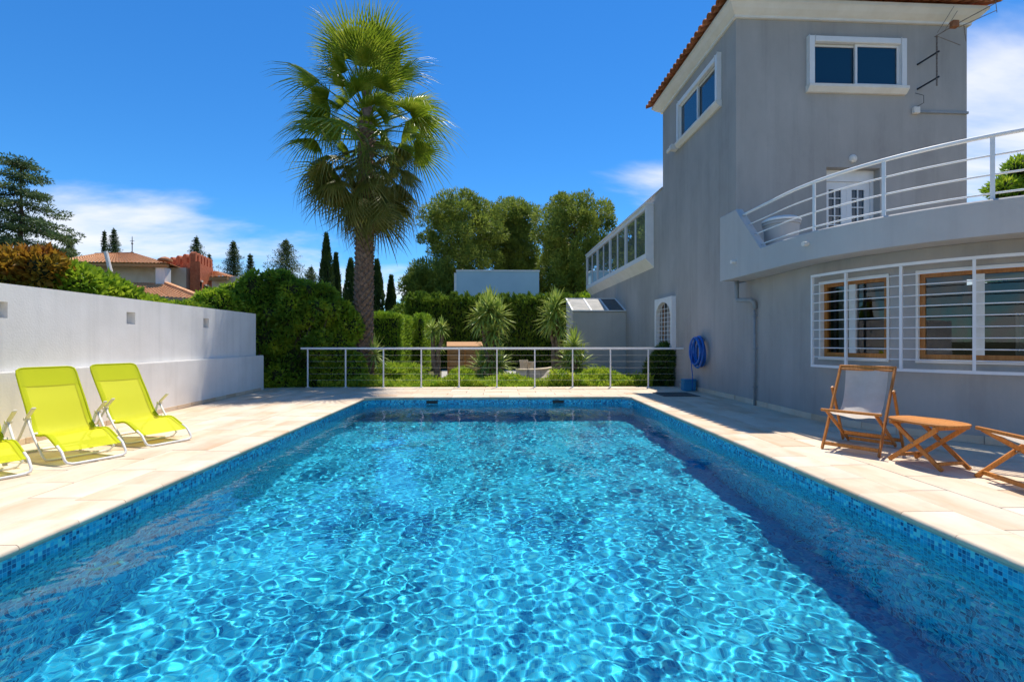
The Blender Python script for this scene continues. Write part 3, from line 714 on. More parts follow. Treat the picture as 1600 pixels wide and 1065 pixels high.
# white double door on the balcony
dr = bpy.data.objects.new('double_door', None); COL.objects.link(dr); dr.parent = house
a, c, z0, z1 = DOOR; y = 0.2
MB().box(a+0.003, a+0.07, y-0.03, y+0.06, z0, z1-0.25).box(c-0.07, c-0.003, y-0.03, y+0.06, z0, z1-0.25).box(a+0.003, c-0.003, y-0.032, y+0.06, z1-0.25, z1-0.003).build('frame', 'white_paint', dr)
for k in range(2):
    u0 = a+0.073 + k*(c-a-0.146)/2; u1 = u0 + (c-a-0.146)/2 - 0.004
    lf = MB().box(u0, u0+0.12, y, y+0.04, z0, z1-0.253).box(u1-0.12, u1, y, y+0.04, z0, z1-0.253).box(u0+0.12, u1-0.12, y, y+0.04, z0, z0+0.35).box(u0+0.12, u1-0.12, y, y+0.04, z1-0.42, z1-0.253).build('door_leaf', 'white_paint', dr)
    MB().add([(u0+0.12, y+0.03, z0+0.35), (u1-0.12, y+0.03, z0+0.35), (u1-0.12, y+0.03, z1-0.42), (u0+0.12, y+0.03, z1-0.42)], [(0,1,2,3)]).build('pane', 'tinted_glass', lf)
    gg = MB(); mid = (u0+u1)/2
    gg.box(mid-0.014, mid+0.014, y+0.004, y+0.026, z0+0.35, z1-0.42)
    for i in range(1, 8): z = z0+0.35 + (z1-z0-0.77)*i/8; gg.box(u0+0.12, u1-0.12, y+0.002, y+0.024, z-0.012, z+0.012)
    gg.build('glazing_bar', 'white_paint', lf)
MB().lathe([(0.09, 0), (0.085, 0.03), (0.05, 0.06), (0.0, 0.07)], 14).build('round_lamp', 'cream_moulding', house).matrix_local = Matrix.Translation((2.61, -0.001, 5.24)) @ Matrix.Rotation(R(90), 4, 'X')
# plinth stones
i = 0; s = 0.02
while s < GE - 0.5:
    solid(gpath, s, s+0.424, 0.002, 0.022, 0.002, 0.10, 3).build('plinth_stone', 'slab', house); s += 0.43
for k in range(7): MB().box(-0.022, -0.002, 0.02+k*0.43, 0.444+k*0.43, 0.002, 0.10).build('plinth_stone', 'slab', house)
# downpipe
(px_, py_), _ = gpath(0.34)
MB().tube([(-0.26, -0.53, 2.49), (-0.26, -0.53, 2.16), (-0.25, -0.54, 2.10), (-0.235, -0.72, 2.085), (-0.14, -0.86, 2.08), (-0.10, -0.88, 2.03), (-0.075, -0.88, 1.9)], 0.045, 10).build('downpipe_elbow', 'grey_pipe', house, smooth=True)
MB().tube([(-0.085, -0.88, 1.93), (-0.085, -0.88, 0.0)], 0.024, 8).build('downpipe', 'grey_pipe', house, smooth=True)
for z in (0.35, 1.1, 1.75): MB().box(-0.12, -0.03, -0.90, -0.86, z, z+0.03).build('pipe_clip', 'grey_pipe', house)
# parapet spout outlets, floodlight, meter box and conduit
for px, z in ((1149, 2.80), (1262, 2.74)):
    s = s_of_px(bpath, px, 0, 0, 5); (x, y), (nx, ny) = bpath(s)
    MB().tube([(x-nx*0.02, y-ny*0.02, z), (x+nx*0.09, y+ny*0.09, z-0.01)], 0.035, 10).build('drain_spout', 'cream_moulding', house)
MB().box(-0.20, 0, 3.16, 3.34, 6.64, 6.80).box(-0.26, -0.2, 3.12, 3.38, 6.60, 6.70).build('floodlight', 'cream_moulding', house, bevel=0.01)
xb = 4.02
MB().box(xb-0.07, xb+0.07, -0.08, -0.001, 6.24, 6.38).build('junction_box', 'cream_moulding', house, bevel=0.01)
MB().box(xb+0.075, TW+0.01, -0.035, -0.001, 6.27, 6.32).build('conduit', 'grey_pipe', house)

# rooftop aerial held off the front wall by two arms
ae = empty('aerial', (*h2w(0, 0), 0), HR, 'rusty television aerial on mast bracketed to the grey tower wall', 'aerial')
mx_, my_ = 4.245, -0.30
MB().tube([(mx_, my_, 6.72), (mx_, my_, 7.80)], 0.017, 7).build('mast', 'rusty_metal', ae)
for z in (6.79, 7.33): MB().bar((4.08, -0.001, z), (mx_+0.02, my_-0.04, z+0.11), 0.028, 0.028).build('bracket_arm', 'black_metal', ae)
boom = [(mx_-0.05, my_, 7.76), (mx_+0.24, my_-0.15, 7.92), (mx_+0.98, my_-0.32, 8.30)]
MB().tube(boom[:2], 0.010, 6).tube([boom[1], boom[2]], 0.010, 6).tube([(boom[1][0]+0.1, boom[1][1], boom[1][2]-0.04), (boom[2][0], boom[2][1], boom[2][2]-0.16)], 0.008, 6).build('boom', 'rusty_metal', ae)
MB().box(boom[1][0]-0.07, boom[1][0]+0.07, boom[1][1]-0.05, boom[1][1]+0.05, boom[1][2]-0.05, boom[1][2]+0.09).build('dipole_box', 'terracotta', ae, bevel=0.01)
for p, q in (((mx_-0.18, my_-0.2, 7.72), (mx_+0.18, my_-0.2, 8.28)), ((mx_+0.08, my_-0.1, 7.84), (mx_+0.36, my_-0.1, 8.26)), ((mx_, my_, 7.78), (mx_+0.53, my_, 7.60)), ((mx_+0.5, my_-0.1, 7.98), (mx_+0.55, my_-0.1, 7.62)), ((boom[2][0]-0.02, boom[2][1], boom[2][2]+0.12), (boom[2][0]+0.02, boom[2][1], boom[2][2]-0.2))):
    MB().tube([p, q], 0.006, 5).build('element', 'rusty_metal', ae)
MB().tube([(4.02, -0.06, 6.38), (4.14, -0.1, 6.45), (4.12, -0.12, 6.6), (4.02, -0.02, 6.7)], 0.006, 5).build('cable', 'black_metal', ae)
# plastic tub on the balcony
tx, ty = h2w(0.10, -1.45)
tb = empty('plastic_tub', (tx, ty, 2.72), 0, 'pale plastic storage tub standing on the balcony behind the white rails', 'tub')
MB().lathe([(0.24, 0), (0.30, 0.68), (0.32, 0.69), (0.32, 0.73), (0.30, 0.74)], 20).build('tub_body', 'pale_grey_render', tb, smooth='auto')
MB().lathe([(0.33, 0.742), (0.33, 0.78), (0.26, 0.82), (0.0, 0.84)], 20).build('lid', 'white_render', tb, smooth='auto')
# hose coil and blue box by the gate
hx, hy = h2w(-0.10, 1.55)
hc = empty('garden_hose', (*h2w(0.0, 1.55), 1.0), HR, 'coiled blue garden hose hanging on the grey house wall', 'hose')
pts = []
for i in range(6*28):
    t = i/28; k = i/168; rr = 0.34 - 0.03*math.sin(t*1.7); a = 2*math.pi*t
    pts.append((-0.05 - 0.20*k, (rr*0.85)*math.sin(a)*(1-0.12*math.sin(t)), 0.0 + rr*math.cos(a) - 0.04*math.sin(t*2.1)))
MB().tube(pts, 0.026, 8).build('coil', 'hose_blue', hc, smooth=True)
MB().tube([pts[-1], (-0.27, 0.12, -0.2), (-0.22, 0.2, -0.42), (-0.2, 0.2, -0.6), (-0.2, 0.2, -0.98)], 0.012, 7).build('hose_tail', 'hose_blue', hc, smooth=True)
MB().box(-0.14, -0.001, -0.05, 0.05, 0.26, 0.31).build('wall_hook', 'grey_pipe', hc)
bx_ = empty('blue_box', (*h2w(-0.22, 1.95), 0.0), HR, 'small blue plastic box on the paving below the hose', 'box')
MB().box(-0.15, 0.15, -0.13, 0.13, 0.002, 0.24).build('box_body', 'box_blue', bx_, bevel=0.02, seg=2)
MB().box(-0.16, 0.16, -0.14, 0.14, 0.242, 0.30).build('lid', 'box_blue', bx_, bevel=0.02, seg=2)
# lean-to shed with glazed roof against the annex
sh = empty('lean_to_shed', (*h2w(0, 8.3), GZ), HR, 'small grey lean-to shed with sloping glazed roof against the house wall', 'shed')
sw_, sd_, h0, h1 = 2.08, 1.5, 2.55, 3.15
MB().add([(-sw_,0,0),(-0.003,0,0),(-0.003,0,h0),(-sw_,0,h0),(-sw_,sd_,0),(-0.003,sd_,0),(-0.003,sd_,h1),(-sw_,sd_,h1)], [(0,1,2,3),(4,5,6,7),(0,4,7,3),(1,5,6,2)]).build('shed_wall', 'pale_grey_render', sh)
def rp_(x, t, dz=0.0): return (x, -0.03 + (sd_+0.06)*t, h0 + 0.01 + (h1-h0)*t + dz)
edges = [-sw_-0.03, -1.38, -0.72, -0.003]
for i, x in enumerate(edges[:3] + [-0.05]):
    MB().bar(rp_(x+0.03, 0, 0.03), rp_(x+0.03, 1, 0.03), 0.06, 0.05).build('roof_bar', 'white_paint', sh)
MB().bar(rp_(edges[0]+0.06, 0, 0.031), rp_(-0.05, 0, 0.031), 0.05, 0.046).build('roof_bar', 'white_paint', sh); MB().bar(rp_(edges[0]+0.06, 1, 0.031), rp_(-0.05, 1, 0.031), 0.05, 0.046).build('roof_bar', 'white_paint', sh)
for i in range(3):
    MB().add([rp_(edges[i]+0.03,0,0.03), rp_(edges[i+1]+0.03,0,0.03), rp_(edges[i+1]+0.03,1,0.03), rp_(edges[i]+0.03,1,0.03)], [(0,1,2,3)]).build('roof_pane', 'garden_paving' if i < 2 else 'grate_metal', sh)
# ---------------------------------------------------------------- lime rocking loungers (local: +x towards the feet, origin under the front foot bar)
def lounger():
    t = empty('sun_lounger', (0,0,0), 0, '', 'sun lounger')
    # side profile of the cloth, from the foot edge up to the head
    key = [(-0.10, 0.135), (-0.25, 0.20), (-0.40, 0.262), (-0.50, 0.272), (-0.62, 0.255), (-0.72, 0.262), (-0.80, 0.315), (-0.88, 0.42), (-0.98, 0.57), (-1.09, 0.72), (-1.18, 0.85), (-1.25, 0.955)]
    prof = []
    for i in range(len(key)-1):
        p0, p1, p2, p3 = key[max(i-1,0)], key[i], key[i+1], key[min(i+2, len(key)-1)]
        for j in range(4):
            u = j/4; f = lambda a, b, c, d: 0.5*(2*b + (c-a)*u + (2*a-5*b+4*c-d)*u*u + (3*b-a-3*c+d)*u**3)
            prof.append((f(p0[0],p1[0],p2[0],p3[0]), f(p0[1],p1[1],p2[1],p3[1])))
    prof.append(key[-1]); HWd = 0.265; nw = 10; n = len(prof)
    def cloth(i0, i1, w0, w1, off, sag=0.02):
        V = []; Fc = []; c = i1 - i0
        for i in range(i0, i1):
            x, z = prof[i]; x2, z2 = prof[min(i+1, n-1)]; x1, z1 = prof[max(i-1, 0)]
            d = Vector((x2-x1, 0, z2-z1)).normalized(); nr = Vector((d.z, 0, -d.x)) * (1 if d.x < 0 else -1)
            nr = Vector((-d.z, 0, d.x)); nr = nr if nr.x + nr.z > 0 else -nr
            for k in range(nw+1):
                q_ = 1.0 if i < n-3 else (0.985, 0.95, 0.86)[i-n+3]; y = (w0 + (w1-w0)*k/nw)*q_; s = -sag*(1-(y/HWd)**2)*math.sin(math.pi*min(max((i+1)/n, 0), 1)) + off
                V.append((x + nr.x*s, y, z + nr.z*s))
        for i in range(c-1):
            for k in range(nw): a = i*(nw+1)+k; Fc.append((a, a+1, a+nw+2, a+nw+1))
        return MB().add(V, Fc)
    cl = cloth(0, n, -HWd, HWd, 0).build('cloth', 'lime_mesh', t, smooth=True)
    hb = n - 8
    cloth(hb, n, -HWd, HWd, 0.007, 0.014).build('head_band', 'lime_band', cl, smooth=True)
    for s in (-1, 1): cloth(0, n, s*(HWd-0.045), s*(HWd+0.002), 0.004, 0.0).build('side_sleeve', 'lime_band', cl, smooth=True)
    # tube inside the sleeves, round over the head
    up = [(x, -HWd, z) for x, z in prof[2:-1]]; x, z = prof[-1]; xa, za = prof[-3]
    arc = [(xa + (x-xa)*math.sin(a)*1.0, -HWd + 0.07*(1-math.cos(a)), za + (z-za)*math.sin(a)) for a in (R(30), R(60), R(90))]
    loop = up[:-2] + arc + [(p[0], -p[1], p[2]) for p in arc[::-1]] + [(p[0], -p[1], p[2]) for p in up[:-2][::-1]]
    MB().tube(loop, 0.013, 8).build('cloth_frame', 'lime_band', t, smooth=True)
    ft = [(-0.20, -HWd, 0.185), (-0.10, -HWd, 0.135), (-0.03, -HWd, 0.055), (-0.012, -HWd+0.012, 0.028), (0.0, -HWd+0.05, 0.016), (0.004, -HWd+0.09, 0.014)]
    MB().tube(ft + [(p[0], -p[1], p[2]) for p in ft[::-1]], 0.0135, 8).build('front_foot', 'frame_white', t, smooth=True)
    W2_ = HWd + 0.045; pv = (-0.78, 0.43)
    def hoop(xf, nm):
        a = [(pv[0], -W2_, pv[1]), ((pv[0]+xf)/2, -W2_, pv[1]/2+0.01), (xf-0.02*(1 if xf < pv[0] else -1), -W2_, 0.06), (xf, -W2_+0.03, 0.02), (xf, -W2_+0.09, 0.014)]
        MB().tube(a + [(p[0], -p[1], p[2]) for p in a[::-1]], 0.0125, 8).build(nm, 'frame_white', t, smooth=True)
    hoop(-0.42, 'leg_hoop'); hoop(-1.16, 'leg_hoop')
    for s in (-1, 1):
        MB().bar((pv[0]-0.03, s*(W2_+0.004), pv[1]-0.015), (pv[0]+0.18, s*(W2_+0.004), pv[1]+0.13), 0.038, 0.02, (-0.5,0,1)).build('armrest', 'plastic_cream', t, bevel=0.006, seg=2)
        MB().bar((pv[0]-0.002, s*(W2_-0.02), pv[1]-0.02), (-0.80, s*(HWd+0.012), 0.31), 0.02, 0.02).build('link_arm', 'frame_white', t)
        MB().tube([(pv[0], s*(W2_-0.025), pv[1]), (pv[0], s*(W2_+0.03), pv[1])], 0.019, 10).build('pivot', 'plastic_cream', t, smooth='auto')
        MB().tube([(-0.70, s*(HWd+0.02), 0.262), (-0.70, s*(HWd-0.01), 0.262)], 0.022, 10).build('hinge', 'plastic_cream', t, smooth='auto')
        MB().box(0.0-0.012, 0.016, s*0.13-0.02, s*0.13+0.02, 0.0, 0.012).build('foot_pad', 'plastic_cream', t)
    return t
l0 = lounger()
l2 = copy_tree(l0); l3 = copy_tree(l0)
for o, (x, y, a), lb in ((l0, (-4.255, 5.245, -29), 'lime green mesh rocking lounger between the two others beside the pool'),
                         (l2, (-4.07, 6.10, -26), 'lime green mesh rocking lounger nearest the shaded end of the white wall'),
                         (l3, (-4.58, 4.50, -30), 'lime green mesh rocking lounger farthest from the ivy, at the end of the row')):
    o.location = (x, y, 0.001); o.rotation_euler = (0, 0, R(a)); tag(o, lb, 'sun lounger', 'lime loungers in a row on the deck')

# ---------------------------------------------------------------- wooden deckchairs (local: +x is forwards, origin between the front feet)
def deckchair(A1=(-0.62, 0.965)):
    t = empty('deck_chair', (0,0,0), 0, '', 'deck chair')
    W = 0.275; bt, bw = 0.042, 0.024
    A0 = (0.0, 0.0)                       # back frame
    B0, B1 = (-0.03, 0.455), (-0.78, 0.02)                    # seat frame
    def on(a, b, u): return (a[0]+(b[0]-a[0])*u, a[1]+(b[1]-a[1])*u)
    for s in (-1, 1):
        MB().bar((A0[0], s*W, A0[1]+0.004), (A1[0], s*W, A1[1]), bw, bt, (1,0,0.6)).build('back_rail', 'wood', t, bevel=0.005, seg=2)
        MB().bar((B0[0], s*(W-0.035), B0[1]), (B1[0], s*(W-0.035), B1[1]), bw, bt, (0,0,1)).build('seat_rail', 'wood', t, bevel=0.005, seg=2)
        C = on(A0, A1, 0.70)
        MB().bar((C[0]+0.02, s*(W+0.032), C[1]+0.03), (-0.80, s*(W+0.032), 0.012), bw, bt, (1,0,0)).build('prop_rail', 'wood', t, bevel=0.005, seg=2)
        for q, y0, y1 in ((C, W+0.014, W+0.05), (on(A0, A1, 0.36), W-0.05, W+0.016)):
            MB().tube([(q[0], s*y0, q[1]), (q[0], s*y1, q[1])], 0.011, 8).build('pivot_bolt', 'rusty_metal', t)
    def cross(p, w, nm, r=(0.026, 0.04)): MB().bar((p[0], -w, p[1]), (p[0], w, p[1]), *r).build(nm, 'wood', t, bevel=0.004)
    cross(on(A0, A1, 0.985), W+0.012, 'top_bar', (0.024, 0.045)); cross(on(A0, A1, 0.955), W-0.014, 'cloth_bar', (0.03, 0.025))
    cross((B0[0]+0.005, B0[1]+0.005), W+0.02, 'front_bar', (0.034, 0.03)); cross(on(A0, A1, 0.07), W-0.014, 'stretcher'); cross(on(B0, B1, 0.72), W-0.05, 'stretcher'); cross(on(B0, B1, 0.93), W-0.05, 'stretcher'); cross((-0.795, 0.09), W+0.02, 'stretcher')
    # slung cloth
    top = on(A0, A1, 0.95); n, m = 22, 10; V = []; Fc = []; cw2 = W-0.06
    for i in range(n+1):
        u = i/n; x = top[0] + (B0[0]-top[0])*u; z = top[1] + (B0[1]-top[1])*u
        ctrl = (-0.45, 0.16); q = (1-u)
        x = q*q*top[0] + 2*q*u*ctrl[0] + u*u*B0[0]; z = q*q*top[1] + 2*q*u*ctrl[1] + u*u*B0[1]
        for k in range(m+1):
            v = 2*k/m - 1; w = cw2*(1 - 0.05*math.sin(math.pi*u)); dz = 0.035*v*v*math.sin(math.pi*u) + 0.006*math.sin(5*v + 6*u)
            V.append((x + 0.012*math.sin(3*v+4*u), v*w, z + dz))
    for i in range(n):
        for k in range(m): a = i*(m+1)+k; Fc.append((a, a+1, a+m+2, a+m+1))
    MB().add(V, Fc).build('canvas_sling', 'canvas', t, smooth=True)
    return t
d0 = deckchair(); d1 = deckchair((-0.90, 0.70))
for o, (x, y), a, lb in ((d0, (3.965, 5.375), math.degrees(math.atan2(-0.6, -0.8)), 'wooden folding deck chair with cream canvas sling left of the small table'),
                         (d1, (4.39, 4.12), 170.0, 'wooden folding deck chair with cream canvas beyond the table, partly seen')):
    o.location = (x, y, 0.001); o.rotation_euler = (0, 0, R(a)); tag(o, lb, 'deck chair', 'wooden deck chairs by the house wall')
d1['label'] = 'wooden folding deck chair reclined low, its canvas seat facing the pool'
d0['label'] = 'wooden folding deck chair with upright cream canvas sling in front of the barred window'

# ---------------------------------------------------------------- folding table (local x along the long axis)
tb = empty('folding_table', (4.40, 4.85, 0.001), R(-80), 'small oval wooden folding table on crossed legs between the deck chairs', 'table')
th = 0.455; a_, b_ = 0.325, 0.25
for k in range(5):                                            # slatted oval top
    y0, y1 = -b_ + 2*b_*k/5 + 0.002, -b_ + 2*b_*(k+1)/5 - 0.002
    pts = []
    sup = lambda y: a_*(1 - min(1, abs(y)/b_)**3.2)**(1/2.2)
    ys = [y0 + (y1-y0)*i/6 for i in range(7)]
    poly = [(sup(y), y) for y in ys] + [(-sup(y), y) for y in ys[::-1]]
    pl = []
    for p in poly:
        if not pl or (Vector(p)-Vector(pl[-1])).length > 1e-4: pl.append(p)
    MB().prism(pl, th-0.022, th).build('top_slat', 'wood', tb, bevel=0.003)
for s in (-1, 1): MB().bar((s*0.22, -0.215, th-0.042), (s*0.22, 0.215, th-0.042), 0.03, 0.036).build('batten', 'wood', tb, bevel=0.003)
for j, (y, dy) in enumerate(((-0.17, 0), (0.17, 0))):
    MB().bar((-0.255, y-0.014, 0.008), (0.225, y-0.014, th-0.05), 0.024, 0.042, (0,0,1)).build('leg', 'wood', tb, bevel=0.004)
    MB().bar((0.255, y+0.014, 0.008), (-0.225, y+0.014, th-0.05), 0.024, 0.042, (0,0,1)).build('leg', 'wood', tb, bevel=0.004)
    MB().tube([(0, y-0.03, 0.233), (0, y+0.03, 0.233)], 0.010, 8).build('pivot_bolt', 'rusty_metal', tb)
for s in (-1, 1): MB().bar((s*0.215, -0.155 - 0.014*s*0, 0.065), (s*0.215, 0.155, 0.065), 0.022, 0.034).build('stretcher', 'wood', tb, bevel=0.003)
# ---------------------------------------------------------------- plants: leaves are small folded blades spread through each crown
def leafmat(name, c1, c2, c3=None, scale=1.2, transl=0.35, rough=0.55):
    m = pmat(name, c1, c2, scale=scale, detail=3, rough=rough, transl=transl, c3=c3, spec=0.3)
leafmat('pine_needles', (0.132, 0.199, 0.030), (0.381, 0.425, 0.063), (0.233, 0.297, 0.045), 1.1)
leafmat('cedar_needles', (0.042, 0.102, 0.040), (0.157, 0.214, 0.064), None, 0.8)
leafmat('spruce_needles', (0.038, 0.076, 0.024), (0.140, 0.170, 0.045), None, 1.0)
leafmat('cypress_leaves', (0.032, 0.071, 0.018), (0.096, 0.145, 0.030), None, 1.6, 0.25)
leafmat('thuja_leaves', (0.084, 0.174, 0.018), (0.252, 0.347, 0.032), None, 2.0, 0.3)
leafmat('hedge_bright', (0.154, 0.297, 0.022), (0.372, 0.510, 0.037), None, 2.2, 0.35)
leafmat('ivy_leaves', (0.069, 0.149, 0.014), (0.483, 0.575, 0.040), (0.207, 0.345, 0.029), 1.5, 0.52)
leafmat('shrub_leaves', (0.164, 0.297, 0.022), (0.481, 0.574, 0.048), (0.285, 0.425, 0.027), 2.4, 0.4, 0.4)
leafmat('autumn_leaves', (0.30, 0.10, 0.012), (0.30, 0.26, 0.03), (0.38, 0.20, 0.02), 2.4, 0.4)
leafmat('ground_leaves', (0.219, 0.383, 0.027), (0.525, 0.600, 0.056), None, 4.0, 0.4)
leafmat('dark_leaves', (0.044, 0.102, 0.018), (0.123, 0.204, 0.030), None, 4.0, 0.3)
leafmat('yucca_leaves', (0.198, 0.297, 0.056), (0.569, 0.600, 0.150), (0.350, 0.446, 0.085), 5.0, 0.25, 0.4)
leafmat('palm_green', (0.10, 0.17, 0.012), (0.42, 0.46, 0.05), (0.22, 0.30, 0.02), 1.8, 0.4, 0.35)
leafmat('palm_olive', (0.09, 0.11, 0.016), (0.36, 0.31, 0.09), (0.18, 0.19, 0.03), 1.8, 0.35, 0.45)
leafmat('palm_dead', (0.22, 0.12, 0.045), (0.46, 0.31, 0.16), None, 3.0, 0.25, 0.8)
pmat('bark', (0.075, 0.05, 0.032), (0.16, 0.115, 0.08), scale=4, rough=0.95, bump=0.8, bscale=14, stretch=(1,1,0.35))
pmat('palm_bark', (0.14, 0.085, 0.055), (0.30, 0.20, 0.14), scale=9, rough=0.95, bump=0.6, bscale=30)
pmat('twig_shade', (0.018, 0.026, 0.008), (0.04, 0.05, 0.014), scale=3, rough=1.0)  # dark twig green with the shade inside dense foliage put into the colour

RG = np.random.RandomState(11)
def blades(P, Dr, L, W, fold=0.25):
    """one folded diamond leaf at each point P along direction Dr: L long, W wide"""
    n = len(P); Dr = Dr/np.maximum(np.linalg.norm(Dr, axis=1, keepdims=True), 1e-6)
    rv = RG.normal(size=(n, 3)); S = np.cross(Dr, rv); S /= np.maximum(np.linalg.norm(S, axis=1, keepdims=True), 1e-6)
    Nn = np.cross(S, Dr); L = np.broadcast_to(np.asarray(L, float).reshape(-1, 1), (n, 1)); W = np.broadcast_to(np.asarray(W, float).reshape(-1, 1), (n, 1))
    a = P; b = P + Dr*L*0.45 + S*W*0.5 + Nn*W*fold; c = P + Dr*L; d = P + Dr*L*0.45 - S*W*0.5 + Nn*W*fold
    V = np.stack([a, b, c, d], 1).reshape(-1, 3); Fq = np.arange(n*4).reshape(n, 4)
    return V, Fq
def sph(n):
    v = RG.normal(size=(n, 3)); return v/np.linalg.norm(v, axis=1, keepdims=True)
def clump(c, r, n, L, W, shell=0.55, up=0.3, flat=None):
    """leaves through an ellipsoid, denser towards its skin, pointing outwards and a little up"""
    d = sph(n); rad = shell + (1-shell)*RG.rand(n, 1)**0.5; r = np.asarray(r, float).reshape(1, 3) if np.ndim(r) else np.full((1, 3), float(r))
    P = np.asarray(c, float).reshape(1, 3) + d*rad*r
    Dr = d + RG.normal(size=(n, 3))*0.55 + np.array([0, 0, up])
    return P, Dr, np.full(n, L)*(0.7+0.6*RG.rand(n)), np.full(n, W)*(0.7+0.6*RG.rand(n))
def leaf_obj(name, parts, mat, parent, fold=0.25):
    P = np.concatenate([p[0] for p in parts]); D_ = np.concatenate([p[1] for p in parts]); L = np.concatenate([p[2] for p in parts]); W = np.concatenate([p[3] for p in parts])
    V, Fq = blades(P, D_, L, W, fold); return link(name, np_mesh(name, V, Fq), mat, parent)
def jit(a): return RG.uniform(-a, a)

# ---- the fan palm
def palm():
    d = 14.9; base = at(566, d, GZ); top = at(573, d, 0); t = empty('fan_palm', base, 0, 'tall fan palm with shaggy round crown and brown diamond patterned trunk', 'palm tree')
    off = Vector((top.x-base.x, top.y-base.y, 0)); zt = zat(196, d) - GZ          # crown heart
    ax = lambda z: off*(z/zt)
    rad = lambda z: 0.285 - 0.06*min(1, z/zt) + 0.10*math.exp(-z*1.5)
    zs = [0, 0.3, 0.8, 1.5, 2.5, 4, 5, 6, zt]
    MB().tube([tuple(ax(z) + Vector((0,0,z))) for z in zs], [rad(z)*0.9 for z in zs], 16).build('trunk', 'palm_bark', t, smooth=True)
    # old leaf bases, in spirals
    V = []; Fc = []; k = 0; z = 0.2
    while z < zt - 0.2:
        a = k*2.39996; r = rad(z)*0.9; c = ax(z); u = Vector((math.cos(a), math.sin(a), 0)); s = Vector((-u.y, u.x, 0)); w = 0.085; h = 0.20
        o = len(V); B = Vector((c.x, c.y, z))
        tip = u*(r+0.075+0.02*rnd.random()) + Vector((0,0,h*0.75))
        V += [tuple(B + u*(r-0.02) + Vector((0,0,-0.05))), tuple(B + u*(r+0.01) + s*w + Vector((0,0,h*0.35))), tuple(B + tip), tuple(B + u*(r+0.01) - s*w + Vector((0,0,h*0.35))), tuple(B + u*(r-0.02) + Vector((0,0,h*1.1)))]
        Fc += [(o,o+1,o+2), (o,o+2,o+3), (o+1,o+4,o+2), (o+3,o+2,o+4)]
        k += 1; z += 0.0135 if z < zt-2.2 else 0.03
    tag(MB().add(V, Fc).build('leaf_base', 'palm_bark', t), kind='stuff')
    def fan(rad_, seg, spread, droop, pet, ragged, seed, petdroop=0.1):
        r_ = random.Random(seed); V = []; Fc = []
        def pt(al, q, lat):                                  # al angle in the fan, q distance from the hub
            x = pet + q*math.cos(al) - lat*math.sin(al); y = q*math.sin(al) + lat*math.cos(al)
            z = -petdroop*pet - droop*(q/rad_)**2.2*rad_ - 0.18*abs(math.sin(al))*q
            return (x, y, z)
        for i in range(seg):
            al = spread*(2*(i+0.5)/seg - 1); dl = spread/seg; Lr = rad_*(1 - 0.25*(al/spread)**2)*(1 - ragged*r_.random()); tw = r_.uniform(-0.15, 0.15); dr = r_.uniform(0.6, 1.7)*0.16
            st = [(0.02, 0.0), (0.35, 1.0), (0.62, 0.9), (0.85, 0.42), (1.0, 0.05)]; o = len(V)
            for q, wf in st:
                Q = q*Lr; w = dl*Lr*(0.50 if q < 0.4 else 0.34)*wf if q > 0.05 else 0.01; sag = -dr*max(0, (q-0.55)/0.45)**2*rad_
                a0 = pt(al, Q, -w); a1 = pt(al, Q, 0); a2 = pt(al, Q, w)
                V += [(a0[0], a0[1], a0[2]+sag+tw*w), (a1[0], a1[1], a1[2]+sag+w*0.55), (a2[0], a2[1], a2[2]+sag-tw*w)]
            for j in range(len(st)-1):
                for e in (0, 1): Fc.append((o+3*j+e, o+3*j+e+1, o+3*j+4+e, o+3*j+3+e))
        b = MB().add(V, Fc)
        b.tube([(0,0,0), (pet*0.5, 0, -petdroop*pet*0.3), (pet+0.08, 0, -petdroop*pet)], [0.035, 0.022, 0.012], 5)
        return b
    var = {'g': [fan(1.32, 30, R(84), 0.20, 1.40, 0.22, s, 0.04).mesh('leaf') for s in (1, 2, 3)],
           'm': [fan(1.36, 30, R(95), 0.45, 1.45, 0.25, s, 0.12).mesh('leaf') for s in (4, 5, 6)],
           'o': [fan(1.3, 28, R(88), 0.55, 1.25, 0.3, s, 0.22).mesh('leaf') for s in (7, 8)],
           'd': [fan(1.0, 24, R(55), 0.55, 0.8, 0.35, s, 0.3).mesh('leaf') for s in (9, 10)]}
    for k_, mm in (('g', 'palm_green'), ('m', 'palm_green'), ('o', 'palm_olive'), ('d', 'palm_dead')):
        for me in var[k_]: me.materials.append(MATS[mm])
    def put(k_, az, el, z, roll, sc_):
        me = rnd.choice(var[k_]); c = ax(z); o = link('leaf', me, None, t, (c.x, c.y, z))
        o.rotation_euler = (Matrix.Rotation(az, 3, 'Z') @ Matrix.Rotation(-el, 3, 'Y') @ Matrix.Rotation(roll, 3, 'X')).to_euler(); o.scale = (sc_,)*3
    ga = 2.39996
    for i in range(92):
        u = i/91; az = i*ga + rnd.uniform(-.2, .2)
        el = R(82 - 138*u**0.95 + rnd.uniform(-12, 12)); z = zt + 0.75 - 2.1*u + rnd.uniform(-.1, .1)
        k_ = 'g' if u < 0.38 else ('m' if u < 0.62 else 'o')
        put(k_, az, el, z, rnd.uniform(-.9, .9), rnd.uniform(0.84, 1.18))
    for i in range(30):                                      # short stalked leaves close to the stem
        put('m' if i < 14 else 'o', i*ga*1.7 + rnd.uniform(-.3, .3), R(35 - 95*i/29 + rnd.uniform(-15, 15)), zt + 0.3 - 1.9*i/29, rnd.uniform(-1.2, 1.2), rnd.uniform(0.5, 0.72))
    for i in range(26):
        az = i*ga*1.3 + rnd.uniform(-.3, .3); put('d', az, R(rnd.uniform(-84, -62)), zt - 1.0 - rnd.random()*1.1, rnd.uniform(-.6, .6), rnd.uniform(0.75, 1.05))
    MB().tube([tuple(ax(zt-0.3) + Vector((0,0,zt-0.3))), tuple(ax(zt+1.2) + Vector((0,0,zt+1.2)))], [0.27, 0.10], 10).build('crown_shaft', 'palm_bark', t)
palm()

